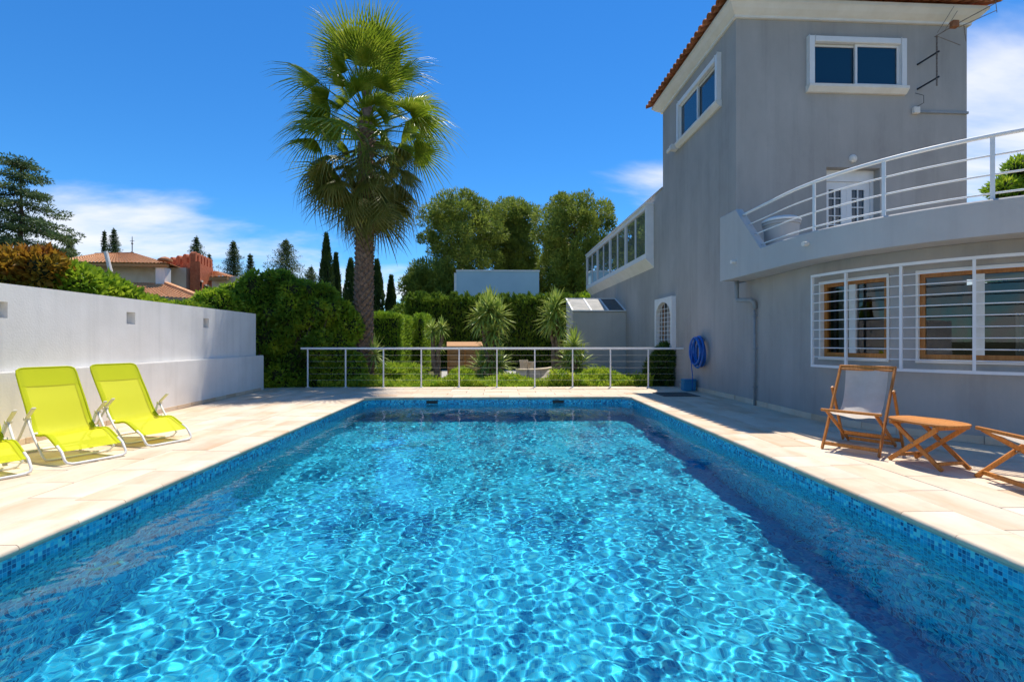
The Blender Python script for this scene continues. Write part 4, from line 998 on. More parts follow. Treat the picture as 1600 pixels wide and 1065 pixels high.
# ---- trees beyond the garden
def limb(b, p0, p1, r0, r1, wob=0.06, n=5):
    p0, p1 = Vector(p0), Vector(p1); L = (p1-p0).length; pts = []
    for i in range(n+1):
        u = i/n; pts.append(tuple(p0.lerp(p1, u) + Vector((jit(wob*L), jit(wob*L), jit(wob*L*0.4)))*math.sin(math.pi*u)))
    b.tube(pts, [r0 + (r1-r0)*i/n for i in range(n+1)], 6); return pts
def pine(px, d, top_py, w_px, base_frac, label, seed, lean=0.0, lo=0.42):
    global RG
    RG = np.random.RandomState(seed)
    base = at(px, d, GZ); Ht = zat(top_py, d) - GZ; Wd = w_px/F*d/2
    t = empty('pine_tree', base, 0, label, 'pine tree', 'tall pines beyond the garden')
    b = MB(); tk = limb(b, (0,0,0), (lean*Ht, 0, Ht*0.86), 0.24, 0.06, 0.02, 7); parts = []
    for i in range(46):
        h = lo + (0.94-lo)*((i+0.5)/46)**0.85; a = i*2.39996 + jit(.4); prof_ = math.sin(math.pi*min(1, (1.03-h)/(1.03-lo*0.75))**0.62)**0.75
        rr = Wd*prof_*(0.55 + 0.45*RG.rand()); c = Vector((lean*Ht*h + rr*math.cos(a), rr*math.sin(a), Ht*h + jit(0.25)))
        if i % 2 == 0: limb(b, (lean*Ht*h*0.85, 0, Ht*(h-0.10)), c, 0.075, 0.02, 0.08, 4)
        s = 0.55 + 0.55*RG.rand()
        parts.append(clump(c, (s*1.15, s*1.15, s*0.8), int(520*s), 0.27, 0.085, 0.45, 0.5))
        for q in range(3):
            c2 = c + Vector((jit(s), jit(s), jit(s*0.6))); parts.append(clump(c2, s*0.55, 190, 0.25, 0.08, 0.3, 0.6))
    parts.append(clump((lean*Ht, 0, Ht*0.96), (1.1, 1.1, 0.5), 420, 0.25, 0.065, 0.4, 0.6))
    b.build('trunk', 'bark', t, smooth=True); leaf_obj('crown', parts, 'pine_needles', t, 0.2)
pine(724, 40, 304, 122, 0, 'broad rounded pine standing behind the pale blue building', 21, 0.005, 0.40)
pine(803, 43, 308, 58, 0, 'slim ragged pine between two broad pines behind the pale building', 22, 0.0, 0.30)
pine(897, 38, 303, 112, 0, 'broad loose pine next to the grey house annex', 23, 0.004, 0.36)
pine(846, 46, 392, 100, 0, 'lower bushy pine filling the gap behind the hedge', 24, 0.0, 0.18)
pine(668, 38, 412, 56, 0, 'small low pine beside the broad rounded pine', 25, 0.0, 0.18)

def cedar():
    global RG
    RG = np.random.RandomState(31); d = 34; base = at(33, d, GZ); Ht = zat(254, d) - GZ
    t = empty('cedar_tree', base, 0, 'large dark cedar with tiered drooping branches behind the white wall', 'cedar tree'); b = MB(); parts = []
    limb(b, (0,0,0), (0,0,Ht), 0.33, 0.03, 0.006, 8)
    for k in range(11):
        h = 0.36 + 0.62*k/10 + (jit(.018) if k < 10 else 0); Lb = 7.6*(1.02-h)**0.85 + 0.35; nb = 7
        for i in range(nb):
            a = 2*math.pi*i/nb + k*0.7 + jit(.3); L = Lb*(0.7+0.5*RG.rand()); p0 = Vector((0,0,Ht*(h+jit(.02)))); p1 = p0 + Vector((L*math.cos(a), L*math.sin(a), -0.22*L + jit(.35)))
            limb(b, p0, p1, 0.05, 0.012, 0.03, 4)
            for q in range(max(3, int(L*2.6))):
                u = 0.25 + 0.78*(q+0.5)/max(3, int(L*2.6)); c = p0.lerp(p1, u) + Vector((jit(.35), jit(.35), 0.05 + jit(.06))); s = 0.28 + 0.20*(1-u)
                parts.append(clump(c, (s*1.5, s*1.5, s*0.26), 60, 0.24, 0.07, 0.2, -0.1))
    b.build('trunk', 'bark', t, smooth=True); leaf_obj('crown', parts, 'cedar_needles', t)
cedar()

def spruce(px, d, top_py, w_px, label, seed, mat='spruce_needles', base_py=470, name='fir_tree', cat='fir tree'):
    global RG
    RG = np.random.RandomState(seed); base = at(px, d, GZ); Ht = zat(top_py, d) - GZ; Wd = w_px/F*d/2
    t = empty(name, base, 0, label, cat, 'conifers beyond the garden'); b = MB(); parts = []
    limb(b, (0,0,0), (0,0,Ht*0.995), 0.14, 0.015, 0.003, 5); zb = zat(base_py, d) - GZ; vis = Ht - zb; nt = max(12, int(vis/0.30))
    for k in range(nt):
        u = (k + 0.5)/nt; z = zb + vis*u; L0 = Wd*(1-u)**0.8 + 0.05; nb = 7 if L0 > 0.5 else 5
        for i in range(nb):
            a = 2*math.pi*i/nb + k*1.1 + jit(.4); L = L0*(0.5+0.65*RG.rand()); p0 = Vector((0,0,z)); p1 = p0 + Vector((L*math.cos(a), L*math.sin(a), 0.30*L + jit(.06)))
            for q in range(3):
                c = p0.lerp(p1, 0.3 + 0.33*q + jit(.08)); s = 0.10 + 0.15*L0; parts.append(clump(c, (s*1.1, s*1.1, s*0.55), 22, 0.13 + 0.09*L0, 0.05, 0.2, 0.45))
    parts.append(clump((0, 0, Ht*0.995), (0.05, 0.05, 0.25), 30, 0.2, 0.04, 0.2, 1.5))
    b.build('trunk', 'bark', t, smooth=True); leaf_obj('crown', parts, mat, t)
for px, d, ty, w, lb in ((178, 60, 359, 44, 'small dark fir rising beside the roof finial'), (163, 62, 362, 18, 'thin dark conifer beside the fir behind the tiled roof'),
                         (307, 58, 371, 52, 'dark fir peeking over the brick battlements'), (365, 52, 378, 52, 'fir with open branches above the low wing roof'),
                         (391, 50, 399, 30, 'narrow dark conifer between two firs behind the ivy'), (447, 52, 376, 90, 'wide fir standing behind the ivy mound'),
                         (108, 46, 368, 46, 'small fir tucked against the large cedar'), (486, 54, 418, 40, 'low rounded conifer between the wide fir and the tallest cypress'),
                         (327, 62, 398, 22, 'tiny conifer tip behind the brick tower corner')):
    spruce(px, d, ty, w, lb, px)
def cypress(px, d, top_py, w_px, label, seed):
    global RG
    RG = np.random.RandomState(seed); base = at(px, d, GZ); Ht = zat(top_py, d) - GZ; Wd = w_px/F*d/2
    t = empty('cypress_tree', base, 0, label, 'cypress tree', 'columnar cypresses behind the palm'); n = 6500
    h = RG.rand(n)**0.85; a = RG.rand(n)*6.2832
    lump = 1 + 0.14*np.sin(a*5 + h*17) + 0.10*np.sin(a*3 - h*31)
    r = Wd*np.clip((1-h)*2.6, 0, 1)**0.75*np.clip(h*8+0.6, 0, 1)*lump*(0.72 + 0.28*RG.rand(n))
    P = np.stack([r*np.cos(a), r*np.sin(a), 0.1 + h*(Ht-0.35)], 1); D_ = np.stack([np.cos(a)*0.35, np.sin(a)*0.35, np.full(n, 1.0)], 1) + RG.normal(size=(n, 3))*0.2
    MB().tube([(0,0,0), (0,0,Ht*0.9)], [0.12, 0.02], 6).build('trunk', 'bark', t)
    MB().lathe([(Wd*0.55, 0.3), (Wd*0.62, Ht*0.35), (Wd*0.5, Ht*0.6), (Wd*0.22, Ht*0.85), (0.01, Ht*0.95)], 10).build('dark_core', 'twig_shade', t)  # solid dark filler, coloured as the shade within the column
    leaf_obj('crown', [(P, D_, 0.26*(0.7+0.6*RG.rand(n)), 0.075*np.ones(n))], 'cypress_leaves', t)
for px, d, ty, w, lb in ((510, 36, 362, 20, 'tallest slim cypress of the row behind the palm'), (525, 38, 393, 14, 'slender cypress close beside the tallest cypress'),
                         (548, 36, 402, 22, 'dark cypress partly hidden behind the palm trunk'), (589, 37, 403, 21, 'pointed cypress between the palm trunk and the short lone cypress'), (611, 38, 428, 15, 'short lone cypress standing apart from the others')):
    cypress(px, d, ty, w, lb, px)

# ---- hedges and shrubs
def hedge(name, label, x0, x1, y0, y1, z1, n, mat, L=0.16, W=0.05, spikes=0, cat='hedge', seed=1, group=None):
    global RG
    RG = np.random.RandomState(seed); cx, cy_ = (x0+x1)/2, (y0+y1)/2
    t = empty(name, (cx, cy_, GZ), 0, label, cat, group); hx, hy, hz = (x1-x0)/2, (y1-y0)/2, z1-GZ
    MB().box(-hx+0.12, hx-0.12, -hy+0.12, hy-0.12, 0.0, hz-0.15).build('dark_core', 'twig_shade', t)  # solid box blocks the view through; inner shade painted into its colour
    A = np.array([hx*2*hz, hx*2*hz, hy*2*hz, hy*2*hz, hx*hy*4*1.4]); f = RG.choice(5, n, p=A/A.sum()); u, v = RG.uniform(-1, 1, n), RG.rand(n)
    P = np.zeros((n, 3)); Nr = np.zeros((n, 3)); dep = RG.rand(n)*0.14
    for k, (nx, ny, nz) in enumerate(((0,-1,0), (0,1,0), (-1,0,0), (1,0,0), (0,0,1))):
        m = f == k
        if nz: P[m] = np.stack([u[m]*hx, RG.uniform(-1, 1, m.sum())*hy, hz - dep[m]], 1)
        elif ny: P[m] = np.stack([u[m]*hx, ny*(hy - dep[m]), v[m]*hz], 1)
        else: P[m] = np.stack([nx*(hx - dep[m]), u[m]*hy, v[m]*hz], 1)
        Nr[m] = (nx, ny, nz)
    P += 0.05*np.sin(P[:, [1, 2, 0]]*3.1 + 1.3)
    D_ = Nr*0.7 + RG.normal(size=(n, 3))*0.45 + np.array([0, 0, 0.7]); parts = [(P, D_, L*(0.6+0.8*RG.rand(n)), W*(0.7+0.6*RG.rand(n)))]
    for i in range(spikes):
        c = (RG.uniform(-hx, hx), RG.uniform(-hy, hy), hz + 0.02); hh = 0.12 + 0.32*RG.rand()
        k = 60; q = RG.rand(k); P2 = np.stack([c[0] + RG.normal(size=k)*0.07*(1.1-q), c[1] + RG.normal(size=k)*0.07*(1.1-q), c[2]-0.1 + q*hh], 1)
        parts.append((P2, np.tile([0, 0, 1.0], (k, 1)) + RG.normal(size=(k, 3))*0.35, np.full(k, L), np.full(k, W)))
    leaf_obj('foliage', parts, mat, t)
def X(px, d): return at(px, d).x
hedge('conifer_hedge', 'tall dark conifer hedge with feathery top across the end of the garden', X(640, 25), X(905, 25), 24.4, 26.0, zat(470, 25), 30000, 'thuja_leaves', 0.24, 0.07, 130, seed=41)
hedge('clipped_hedge', 'tall flat sided clipped hedge next to the palm trunk', X(566, 19.5), X(632, 19.5), 18.6, 22.5, zat(492, 19), 20000, 'hedge_bright', 0.13, 0.045, 0, seed=42)
hedge('clipped_hedge', 'narrower clipped hedge block standing in front of the dark conifer hedge', X(654, 22), X(668, 22), 21.2, 23.4, zat(494, 22), 5000, 'hedge_bright', 0.13, 0.045, 0, seed=43)
def mound(name, label, items, mat, n, L, W, cat='shrub', group=None, seed=1, stems=True, shell=0.6, up=0.2, core=True):
    """bushy plant from ellipsoids (world x, y, z, rx, ry, rz)"""
    global RG
    RG = np.random.RandomState(seed); x, y = items[0][0], items[0][1]; t = empty(name, (x, y, GZ), 0, label, cat, group); parts = []
    vol = [i[3]*i[5] + i[4]*i[5] + i[3]*i[4] for i in items]; b = MB(); cb = MB()
    for it, v in zip(items, vol):
        c = np.array([it[0]-x, it[1]-y, it[2]-GZ]); r = np.array(it[3:6]); k = int(n*v/sum(vol)); p = clump(c, r, k, L, W, shell, up)
        ph = np.sin(p[0]*2.7/np.max(r) + seed) ; p = (p[0] + ph*0.06*r, p[1], p[2], p[3]); m = p[0][:, 2] > 0.01; parts.append(tuple(q[m] for q in p))
        if stems: limb(b, (c[0]*0.6, c[1]*0.6, 0), (c[0], c[1], max(0.15, c[2])), 0.035, 0.012, 0.06, 3)
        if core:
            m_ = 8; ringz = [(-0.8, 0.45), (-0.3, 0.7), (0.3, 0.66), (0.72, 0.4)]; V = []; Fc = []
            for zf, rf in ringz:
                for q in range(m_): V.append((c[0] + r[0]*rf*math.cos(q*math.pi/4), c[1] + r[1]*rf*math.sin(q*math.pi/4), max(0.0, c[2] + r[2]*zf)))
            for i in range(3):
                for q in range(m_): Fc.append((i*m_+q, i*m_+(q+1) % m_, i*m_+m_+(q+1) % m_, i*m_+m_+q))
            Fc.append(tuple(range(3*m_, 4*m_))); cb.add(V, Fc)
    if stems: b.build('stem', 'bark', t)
    if core: cb.build('dark_core', 'twig_shade', t)  # dark filler behind the leaves, shade put into its colour
    leaf_obj('foliage', parts, mat, t)
# ivy mound over the end of the wall and along the deck edge
iv = []
for px, d, py, rx, ry, rz in ((378, 13.6, 490, .55, .6, .75), (408, 13.5, 470, .6, .6, .55), (440, 13.9, 465, .65, .6, .55), (470, 14.0, 470, .6, .6, .55), (500, 14.2, 480, .55, .6, .5), (425, 13.7, 520, .7, .5, .8), (455, 13.8, 565, .75, .5, .8), (430, 13.75, 585, .7, .45, .6), (490, 14.1, 530, .55, .5, .8), (478, 14.0, 585, .7, .4, .45), (400, 13.6, 500, .4, .4, .5)):
    p = at(px, d); iv.append((p.x, p.y, zat(py + 10, d), rx*0.92, ry, rz))
r_i = random.Random(3)
for it in list(iv):
    for _ in range(5):
        a, e = r_i.uniform(0, 6.28), r_i.uniform(-0.5, 1.3); q = r_i.uniform(0.16, 0.34)
        iv.append((it[0] + it[3]*math.cos(a)*math.cos(e)*1.02, it[1] - abs(it[4]*math.sin(a)*math.cos(e))*1.02, it[2] + it[5]*math.sin(e)*1.02, q*1.1, q, q*r_i.uniform(0.8, 1.6)))
mound('ivy_mound', 'thick hanging ivy smothering the end of the white wall', iv, 'ivy_leaves', 42000, 0.13, 0.07, 'ivy', None, 51, True, 0.62, -0.25)
jm = []
for px, d, py, rx, ry, rz in ((505, 14.5, 468, .50, .45, .42), (525, 14.4, 490, .50, .4, .45), (542, 14.5, 512, .45, .4, .5), (530, 14.3, 545, .45, .35, .7), (550, 14.3, 575, .40, .3, .45), (470, 14.5, 452, .40, .4, .30), (518, 14.2, 585, .35, .3, .4)):
    p = at(px, d); jm.append((p.x, p.y, zat(py, d), rx, ry, rz))
mound('climbing_shrub', 'sunlit yellow green climber trailing between the ivy and the palm trunk', jm, 'shrub_leaves', 13000, 0.11, 0.05, 'shrub', None, 52, True, 0.6, -0.1)
# shrubs showing above the white wall
sh_ = ((0, 8.2, 455, .55, .5, .5, 'autumn_leaves', 'orange tinted shrub at the end of the shrub row farthest from the ivy'), (38, 8.5, 432, .6, .6, .5, 'autumn_leaves', 'orange and yellow leaved shrub in front of the cedar'), (90, 8.8, 446, .7, .6, .48, 'shrub_leaves', 'glossy green shrub above the first wall niche'), (148, 9.3, 462, .55, .6, .45, 'shrub_leaves', 'glossy green shrub in front of the tiled roof'),
       (212, 10.3, 484, .6, .5, .30, 'shrub_leaves', 'low green shrub above the middle wall niche'), (282, 11.4, 490, .65, .5, .26, 'shrub_leaves', 'low spreading shrub below the brick tower'), (338, 12.6, 477, .6, .5, .38, 'shrub_leaves', 'light green shrub just before the ivy'))
for i, (px, d, py, rx, ry, rz, mm, lb) in enumerate(sh_):
    p = at(px, d); z = zat(py, d)
    its = [(p.x, p.y, z, rx, ry, rz)] + [(p.x + jit(rx*0.8), p.y + jit(ry*0.7), z - 0.15 + jit(rz*0.5), rx*0.6, ry*0.6, rz*0.8) for _ in range(4)] + [(p.x, p.y, z - rz - 0.35, rx*0.9, ry, 0.5)]
    mound('wall_shrub', lb, its, mm, 6500, 0.13, 0.065, 'shrub', 'shrubs growing behind the white wall', 60+i, True, 0.6, 0.3)
# strip of ground cover behind the railing
def groundcover(name, label, px0, px1, d0, d1, h, n, seed, mat='ground_leaves', L=0.12, W=0.045):
    global RG
    RG = np.random.RandomState(seed); P = []; xs = RG.uniform(px0, px1, n); ds = RG.uniform(d0, d1, n)
    q = np.array([at(a, c)[:2] for a, c in zip(xs, ds)]); hh = h*(0.55 + 0.45*np.sin(q[:, 0]*2.3 + 1) * np.sin(q[:, 1]*3.1 + 0.4*q[:, 0]))
    z = RG.rand(n)**0.6*np.maximum(hh, h*0.25); P = np.stack([q[:, 0], q[:, 1], GZ + z], 1); D_ = RG.normal(size=(n, 3))*0.6 + np.array([0, -0.15, 0.8])
    o = leaf_obj(name, [(P, D_, L*(0.6+0.8*RG.rand(n)), W*np.ones(n))], mat, None); tag(o, label, 'ground cover', kind='stuff')
groundcover('ground_cover', 'bright green ground cover growing along the railing', 500, 870, 13.6, 15.0, 0.42, 15000, 71)
groundcover('ground_cover', 'taller bright green ground cover near the house corner', 860, 1018, 13.6, 14.9, 0.62, 12000, 72)
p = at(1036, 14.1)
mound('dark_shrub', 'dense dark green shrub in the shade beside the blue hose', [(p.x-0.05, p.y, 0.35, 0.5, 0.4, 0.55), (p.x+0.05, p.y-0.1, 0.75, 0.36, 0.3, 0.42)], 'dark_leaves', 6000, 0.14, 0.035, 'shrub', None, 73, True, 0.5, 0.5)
for px, d, py, r, lb in ((640, 15.6, 585, .42, 'rounded light green bush behind the railing next to the clipped hedge'), (722, 15.2, 590, .36, 'small bright bush in front of the wooden compost bin'), (610, 15.0, 583, .4, 'bright leafy bush at the foot of the palm')):
    p = at(px, d); mound('garden_bush', lb, [(p.x, p.y, zat(py, d), r, r, r*0.8), (p.x+0.2, p.y+0.1, zat(py, d)-0.12, r*0.8, r*0.8, r*0.6)], 'ground_leaves', 3800, 0.13, 0.03, 'bush', 'bushes behind the railing', int(px), True, 0.4, 0.7)
p = at(890, 30)
mound('broad_shrub', 'large leafy shrub behind the lean-to shed', [(p.x, p.y, 2.6, 1.5, 1.2, 1.2), (p.x-0.9, p.y, 2.9, 0.9, 0.9, 1.0), (p.x+0.9, p.y, 3.2, 1.0, 0.9, 1.0)], 'shrub_leaves', 7000, 0.3, 0.12, 'shrub', None, 75)
p = at(648, 27)
mound('broad_shrub', 'rounded green tree crown at the end of the dark hedge', [(p.x, p.y, 2.3, 1.3, 1.0, 1.1), (p.x+1.1, p.y, 1.9, 0.8, 0.8, 0.8)], 'thuja_leaves', 7000, 0.26, 0.09, 'shrub', None, 76)

# ---- yuccas
def yucca(px, d, heads, label, seed, name='yucca', L=0.74, nb=90):
    """heads: list of (photo column, photo row, size)"""
    global RG
    RG = np.random.RandomState(seed); base = at(px, d, GZ); t = empty(name, base, 0, label, 'yucca', 'spiky yuccas in the garden'); b = MB()
    for hx_, hy_, s in heads:
        c = at(hx_, d + jit(.25)); z = zat(hy_, d); c = Vector((c.x-base.x, c.y-base.y, z-GZ)); limb(b, (0, 0, 0), c, 0.10, 0.06, 0.05, 5)
        V = []; Fc = []
        for i in range(nb):
            u = i/nb; az = i*2.39996; el = R(88 - 150*u + jit(8)); l = L*s*(0.8+0.35*RG.rand()); w = 0.036*s
            dv = Vector((math.cos(az)*math.cos(el), math.sin(az)*math.cos(el), math.sin(el))); sd_ = Vector((-math.sin(az), math.cos(az), 0)); o = len(V)
            for q, wf in ((0, 0.7), (0.45, 1.0), (0.8, 0.65), (1.0, 0.05)):
                pz = c + Vector((0, 0, 0.18*s*(1-u))) + dv*(l*q) + Vector((0, 0, -0.20*l*q*q*(1 if el < 1 else 0.2)))
                V += [tuple(pz - sd_*w*wf), tuple(pz + Vector((0,0,-w*0.4*wf))), tuple(pz + sd_*w*wf)]
            for j in range(3):
                for e in (0, 1): Fc.append((o+3*j+e, o+3*j+e+1, o+3*j+4+e, o+3*j+3+e))
        MB().add(V, Fc).build('leaf_head', 'yucca_leaves', t)
    b.build('stem', 'palm_bark', t, smooth=True)
yucca(768, 16.5, [(752, 500, .95), (778, 498, 1.0), (765, 488, 1.0), (770, 522, .9), (766, 562, 1.1), (780, 575, 1.0), (752, 580, .95)], 'tall many headed yucca in the middle of the garden bed', 81)
yucca(868, 17.0, [(868, 484, .95), (862, 502, .95), (876, 512, .8)], 'tall yucca with bent trunk beside the lean-to shed', 82)
yucca(897, 15.6, [(897, 545, .85), (888, 570, .95), (905, 575, .95)], 'short yucca growing in front of the lean-to shed', 83)
yucca(682, 15.8, [(676, 518, .7), (690, 515, .7), (684, 540, .65)], 'slender three headed yucca between the clipped hedge and the wooden bin', 84, L=0.5, nb=60)
yucca(575, 15.0, [(572, 560, .8), (585, 555, .7)], 'low spiky yucca growing against the palm trunk', 85, L=0.8, nb=55)
# ---------------------------------------------------------------- buildings and things beyond the garden
def tiled_roof(name, parent, corners, ridge, pitch_w=0.24, amp=0.045):
    """corrugated pantile plane between an eave (two points) and a ridge (two points)"""
    e0, e1 = map(Vector, corners); r0, r1 = map(Vector, ridge); L = (e1-e0).length; n = max(4, int(L/pitch_w))*6; V = []; Fc = []; rows = 14
    nrm = (e1-e0).cross(r0-e0).normalized(); nrm = nrm if nrm.z > 0 else -nrm
    for j in range(rows+1):
        for sub in (0, 1):
            v = min(1, (j + (0 if sub == 0 else 0.98))/(rows+0.98))
            for i in range(n+1):
                u = i/n; p = (e0.lerp(e1, u)).lerp(r0.lerp(r1, u), v); V.append(tuple(p + nrm*(amp*abs(math.sin(math.pi*i/6)) + (0.03 if sub == 0 else 0.0))))
    m = n+1
    for j in range(2*(rows+1)-1):
        for i in range(n): a = j*m+i; Fc.append((a, a+1, a+m+1, a+m))
    return MB().add(V, Fc).build(name, 'roof_orange', parent)
nh = empty('neighbour_house', at(200, 33, GZ), 0, 'terracotta roofed villa with brick battlement tower beyond the white wall', 'house'); NB = nh.location
def NP(px, d, py=None, z=None): p = at(px, d); return (p.x-NB.x, p.y-NB.y, (zat(py, d) if z is None else z) - GZ)
# upper roof (hipped), with eave towards us
def fourpt(a, b, c, d_): return MB().add([a, b, c, d_], [(0,1,2,3)])
E0, E1 = NP(78, 31, 409), NP(262, 31, 412); Rg0, Rg1 = NP(150, 37, 397), NP(208, 37, 396)
tiled_roof('roof', nh, (E0, E1), (Rg0, Rg1)); tiled_roof('roof', nh, (E1, NP(300, 36, 426)), (Rg1, NP(209, 37.2, 396)))
MB().bar(Rg0, Rg1, 0.25, 0.15).build('ridge_tile', 'roof_orange', nh)
fin = MB().lathe([(0.14, 0), (0.10, 0.15), (0.03, 0.2), (0.03, 0.75), (0.08, 0.8), (0.03, 0.88), (0.02, 1.3), (0.0, 1.4)], 8, NP(206.5, 37, 397)); c = NP(206.5, 37, 397)
fin.bar((c[0]-0.16, c[1], c[2]+1.0), (c[0]+0.16, c[1], c[2]+1.0), 0.03, 0.03); fin.build('finial', 'black_metal', nh)
def wallbox(px0, px1, d, dep, py0, py1, mat, nm, bev=0): 
    a, b_ = NP(px0, d, py0), NP(px1, d, py1); return MB().box(a[0], b_[0], a[1], a[1]+dep, b_[2], a[2]).build(nm, mat, nh)
MB().bar(NP(84, 31.1, 413), NP(262, 31.1, 415), 0.2, 0.16).build('eave_board', 'crate_wood', nh)
wallbox(90, 246, 31.9, 1.0, 408.6, 470, 'beige_wall', 'wall'); wallbox(243, 257, 31.2, 0.6, 418, 445, 'white_render', 'pillar'); wallbox(252, 290, 33.0, 1.0, 418, 470, 'beige_wall', 'wall')
a_ = NP(258, 31.1, 408); MB().lathe([(0.42, 0), (0.40, 0.12), (0.2, 0.24), (0.0, 0.3)], 12, a_).build('chimney_cap', 'terracotta', nh)
# lower roof
tiled_roof('lower_roof', nh, (NP(186, 28, 460), NP(318, 28, 468)), (NP(188, 31.5, 441), NP(258, 31.5, 443)))
MB().bar(NP(258, 31.5, 442), NP(320, 28, 466), 0.3, 0.18).build('hip_tile', 'roof_orange', nh)
# a leaning flue pipe
MB().tube([NP(173, 29, 425), NP(165, 29, 393)], 0.11, 8).build('flue_pipe', 'cream_moulding', nh)
# brick tower with battlements
tk_a, tk_b, tk_c = NP(236, 37.5, z=GZ), NP(305, 33, z=GZ), NP(333, 36.5, z=GZ)
zt0 = zat(408, 33) - GZ
def vwall(a, b_, z1, th=0.3):
    a, b_ = Vector((a[0], a[1], 0)), Vector((b_[0], b_[1], 0)); d = (b_-a).normalized(); n_ = Vector((-d.y, d.x, 0))*th
    return [(p.x, p.y) for p in (a, b_, b_+n_, a+n_)], d, (b_-a).length, a, n_
for (a, b_, cnt) in ((tk_a, tk_b, 7), (tk_b, tk_c, 6)):
    poly, d_, L, a0, n_ = vwall(a, b_, zt0); MB().prism(poly, 0, zt0).build('tower_wall', 'brick_red', nh)
    for k in range(cnt):
        s0 = L*(k+0.12)/cnt; s1 = L*(k+0.78)/cnt; V = []; Fc = []; m = 7
        outl = [(s0, 0), (s1, 0), (s1, 0.42)] + [((s0+s1)/2 + (s1-s0)/2*math.cos(math.pi*i/m), 0.42 + 0.26*math.sin(math.pi*i/m)) for i in range(1, m)] + [(s0, 0.42)]
        q = len(outl)
        for nn in (0, 1):
            for s_, z_ in outl: p = a0 + d_*s_ + n_*nn; V.append((p.x, p.y, zt0 + z_ - 0.002))
        MB().add(V, [tuple(range(q)), tuple(range(q, 2*q))] + [(i, (i+1) % q, q+(i+1) % q, q+i) for i in range(q)]).build('merlon', 'brick_red', nh)
def towerwin(u0, u1, py0, py1):
    p, q = Vector(tk_b).lerp(Vector(tk_c), u0), Vector(tk_b).lerp(Vector(tk_c), u1); dd = 34.5; z0_, z1_ = zat(py1, dd)-GZ, zat(py0, dd)-GZ; d_ = (q-p).normalized(); n_ = Vector((d_.y, -d_.x, 0))*0.04
    MB().add([tuple(Vector((v.x, v.y, z)) + n_) for v, z in ((p, z0_), (q, z0_), (q, z1_), (p, z1_))], [(0,1,2,3)]).build('window', 'cavity_shade', nh)
    MB().bar(Vector((p.x, p.y, z1_+0.06))+n_, Vector((q.x, q.y, z1_+0.06))+n_, 0.16, 0.12).build('lintel', 'cream_moulding', nh)
towerwin(0.22, 0.32, 442, 452); towerwin(0.45, 0.70, 446, 460)
# right hand wing
tiled_roof('wing_roof', nh, (NP(327, 33, 434), NP(352, 33, 432)), (NP(332, 37, 424), NP(336, 37, 424)))
tiled_roof('wing_roof', nh, (NP(352, 33, 432), NP(402, 37, 444)), (NP(334, 37, 424), NP(338, 38, 424)))
wallbox(331, 372, 33.6, 1.0, 431.5, 470, 'beige_wall', 'wall'); MB().bar(NP(328, 33.1, 436), NP(356, 33.1, 435), 0.2, 0.2).build('eave_board', 'crate_wood', nh)
wallbox(31, 74, 30, 1.2, 397, 440, 'terracotta', 'chimney_stack')

# pale blue-grey flat building behind the hedge
pb = empty('pale_building', at(778, 32, GZ), 0, 'plain pale blue flat roofed building behind the dark hedge', 'building')
pw_ = (843-714)/F*32/2; ph_ = zat(424, 32) - GZ

pmat('pool_house', (0.46, 0.62, 0.68), (0.52, 0.68, 0.74), scale=0.7, detail=6, rough=0.85)
MB().box(-pw_, pw_, 0, 5, 0, ph_).build('wall', 'pool_house', pb)
MB().box(-pw_-0.04, pw_+0.04, -0.04, 5.04, ph_+0.002, ph_+0.10).build('parapet_cap', 'white_render', pb)
MB().box(-pw_-0.16, -pw_-0.002, 0.0, 5, 0, ph_-0.1).build('side_pier', 'white_render', pb)
# wooden compost bin in the garden
cb_ = empty('compost_bin', at(726, 18.6, GZ), R(6), 'slatted brown wooden bin standing behind the railing', 'bin')
for k in range(5):
    z = 0.02 + k*0.235
    for a, b_ in (((-0.62, -0.4), (0.62, -0.4)), ((-0.62, 0.4), (0.62, 0.4)), ((-0.62, -0.4), (-0.62, 0.4)), ((0.62, -0.4), (0.62, 0.4))):
        MB().bar((*a, z+0.11), (*b_, z+0.11), 0.025, 0.215).build('board', 'crate_wood', cb_)
for x in (-0.62, 0.0, 0.62): MB().box(x-0.04, x+0.04, -0.46, -0.415, 0, 1.2).build('post', 'window_wood', cb_)
MB().add([(-0.68,-0.5,1.2), (0.68,-0.5,1.2), (0.68,0.48,1.36), (-0.68,0.48,1.36), (-0.68,-0.5,1.24), (0.68,-0.5,1.24), (0.68,0.48,1.4), (-0.68,0.48,1.4)], [(0,1,2,3),(4,5,6,7),(0,1,5,4),(1,2,6,5),(2,3,7,6),(3,0,4,7)]).build('lid', 'crate_wood', cb_)
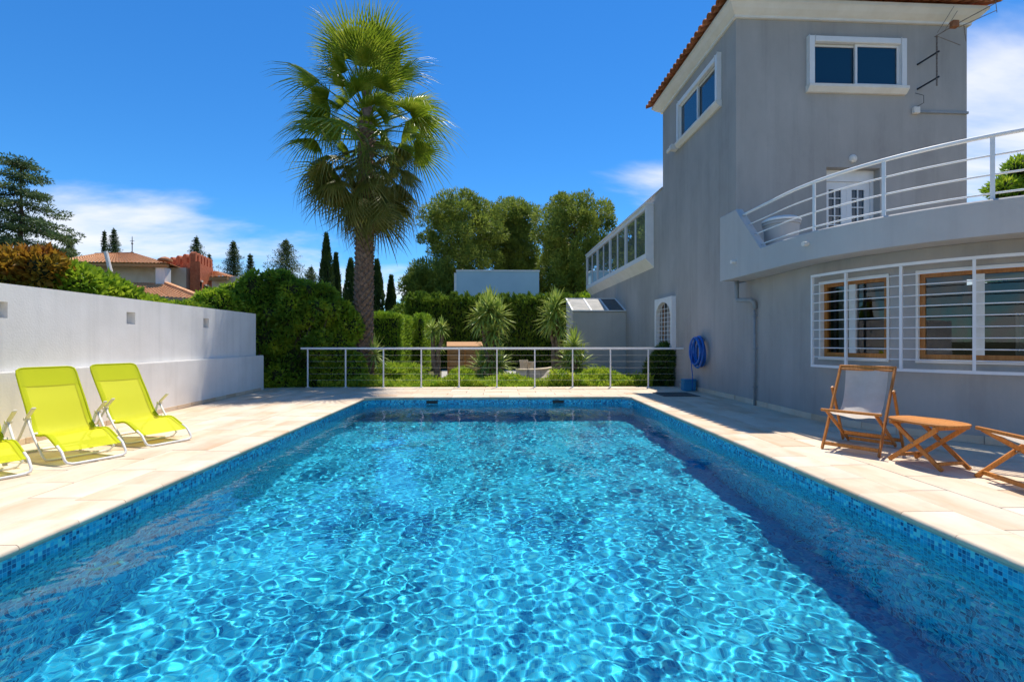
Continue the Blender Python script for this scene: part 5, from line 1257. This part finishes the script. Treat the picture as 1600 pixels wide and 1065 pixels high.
# low curved garden wall, paved patch, pots and boulder between the yuccas
pv_ = MB(); q = [at(690, 15.8), at(905, 15.8), at(905, 24), at(690, 24)]
pv_.add([(p.x, p.y, GZ+0.006) for p in q], [(0,1,2,3)]); tag(pv_.build('garden_path', 'garden_paving'), kind='structure')
lw = empty('low_wall', at(845, 18.5, GZ), 0, 'low curved pale kerb wall between the two tall yuccas', 'wall')
pts = [at(808, 17.8), at(825, 17.6), at(842, 17.9), at(858, 18.6), at(874, 19.8)]; o0 = lw.location
for i in range(4):
    a, b_ = pts[i], pts[i+1]; MB().bar((a.x-o0.x, a.y-o0.y, 0.18), (b_.x-o0.x, b_.y-o0.y, 0.18), 0.22, 0.36).build('wall_block', 'garden_paving', lw, bevel=0.01)
    MB().bar((a.x-o0.x, a.y-o0.y, 0.385), (b_.x-o0.x, b_.y-o0.y, 0.385), 0.30, 0.05).build('cap_stone', 'boulder', lw, bevel=0.01)
for px, d, lb in ((818, 20.5, 'tall pale plant pot behind the low garden wall'), (829, 20.8, 'short pale plant pot behind the low garden wall')):
    p = at(px, d, GZ+0.006); s = 1.0 if px < 820 else 0.85
    po = empty('plant_pot', p, 0, lb, 'pot', 'pots behind the low wall')
    MB().lathe([(0.12*s, 0), (0.17*s, 0.55*s), (0.19*s, 0.56*s), (0.19*s, 0.62*s), (0.15*s, 0.62*s), (0.14*s, 0.5*s)], 14).build('pot_body', 'boulder', po, smooth='auto'); MB().lathe([(0.139*s, 0.50*s), (0.138*s, 0.54*s), (0.0, 0.56*s)], 10).build('soil_fill', 'soil', po)
p = at(858, 14.6, GZ); bo = MB(); r2 = random.Random(5)
bm = bmesh.new(); bmesh.ops.create_icosphere(bm, subdivisions=3, radius=0.32)
for v in bm.verts:
    f = 1 + 0.22*math.sin(v.co.x*9+1)*math.cos(v.co.y*8) + 0.15*math.sin(v.co.z*11+2); v.co = Vector((v.co.x*1.1*f, v.co.y*0.9*f, max(-0.05, v.co.z*f*(1.1 if v.co.x < 0.05 else 0.75))))
me = bpy.data.meshes.new('boulder'); bm.to_mesh(me); bm.free()
tag(link('boulder', me, 'boulder', None, (p.x, p.y, GZ+0.18)), 'pale angular boulder lying in the ground cover', 'rock')
# tree tops beyond the terrace
for px, d, py, r, lb in ((1568, 16, 296, .45, 'leafy treetop low behind the balcony parapet'), (1600, 16, 262, .5, 'leafy treetop rising at the far end of the balcony rails')):
    p = at(px, d); z = zat(py, d)
    mound('balcony_tree', lb, [(p.x, p.y, z, r*1.2, r, r*0.7), (p.x+0.3, p.y, z-0.2, r, r, r*0.8), (p.x+0.5, p.y, z-1.0, r*1.5, r, 1.0), (p.x+0.5, p.y, z-2.6, 0.9, 0.8, 1.2)], 'shrub_leaves', 4500, 0.2, 0.07, 'tree', 'treetops behind the balcony', int(px), True, 0.5, 0.4)
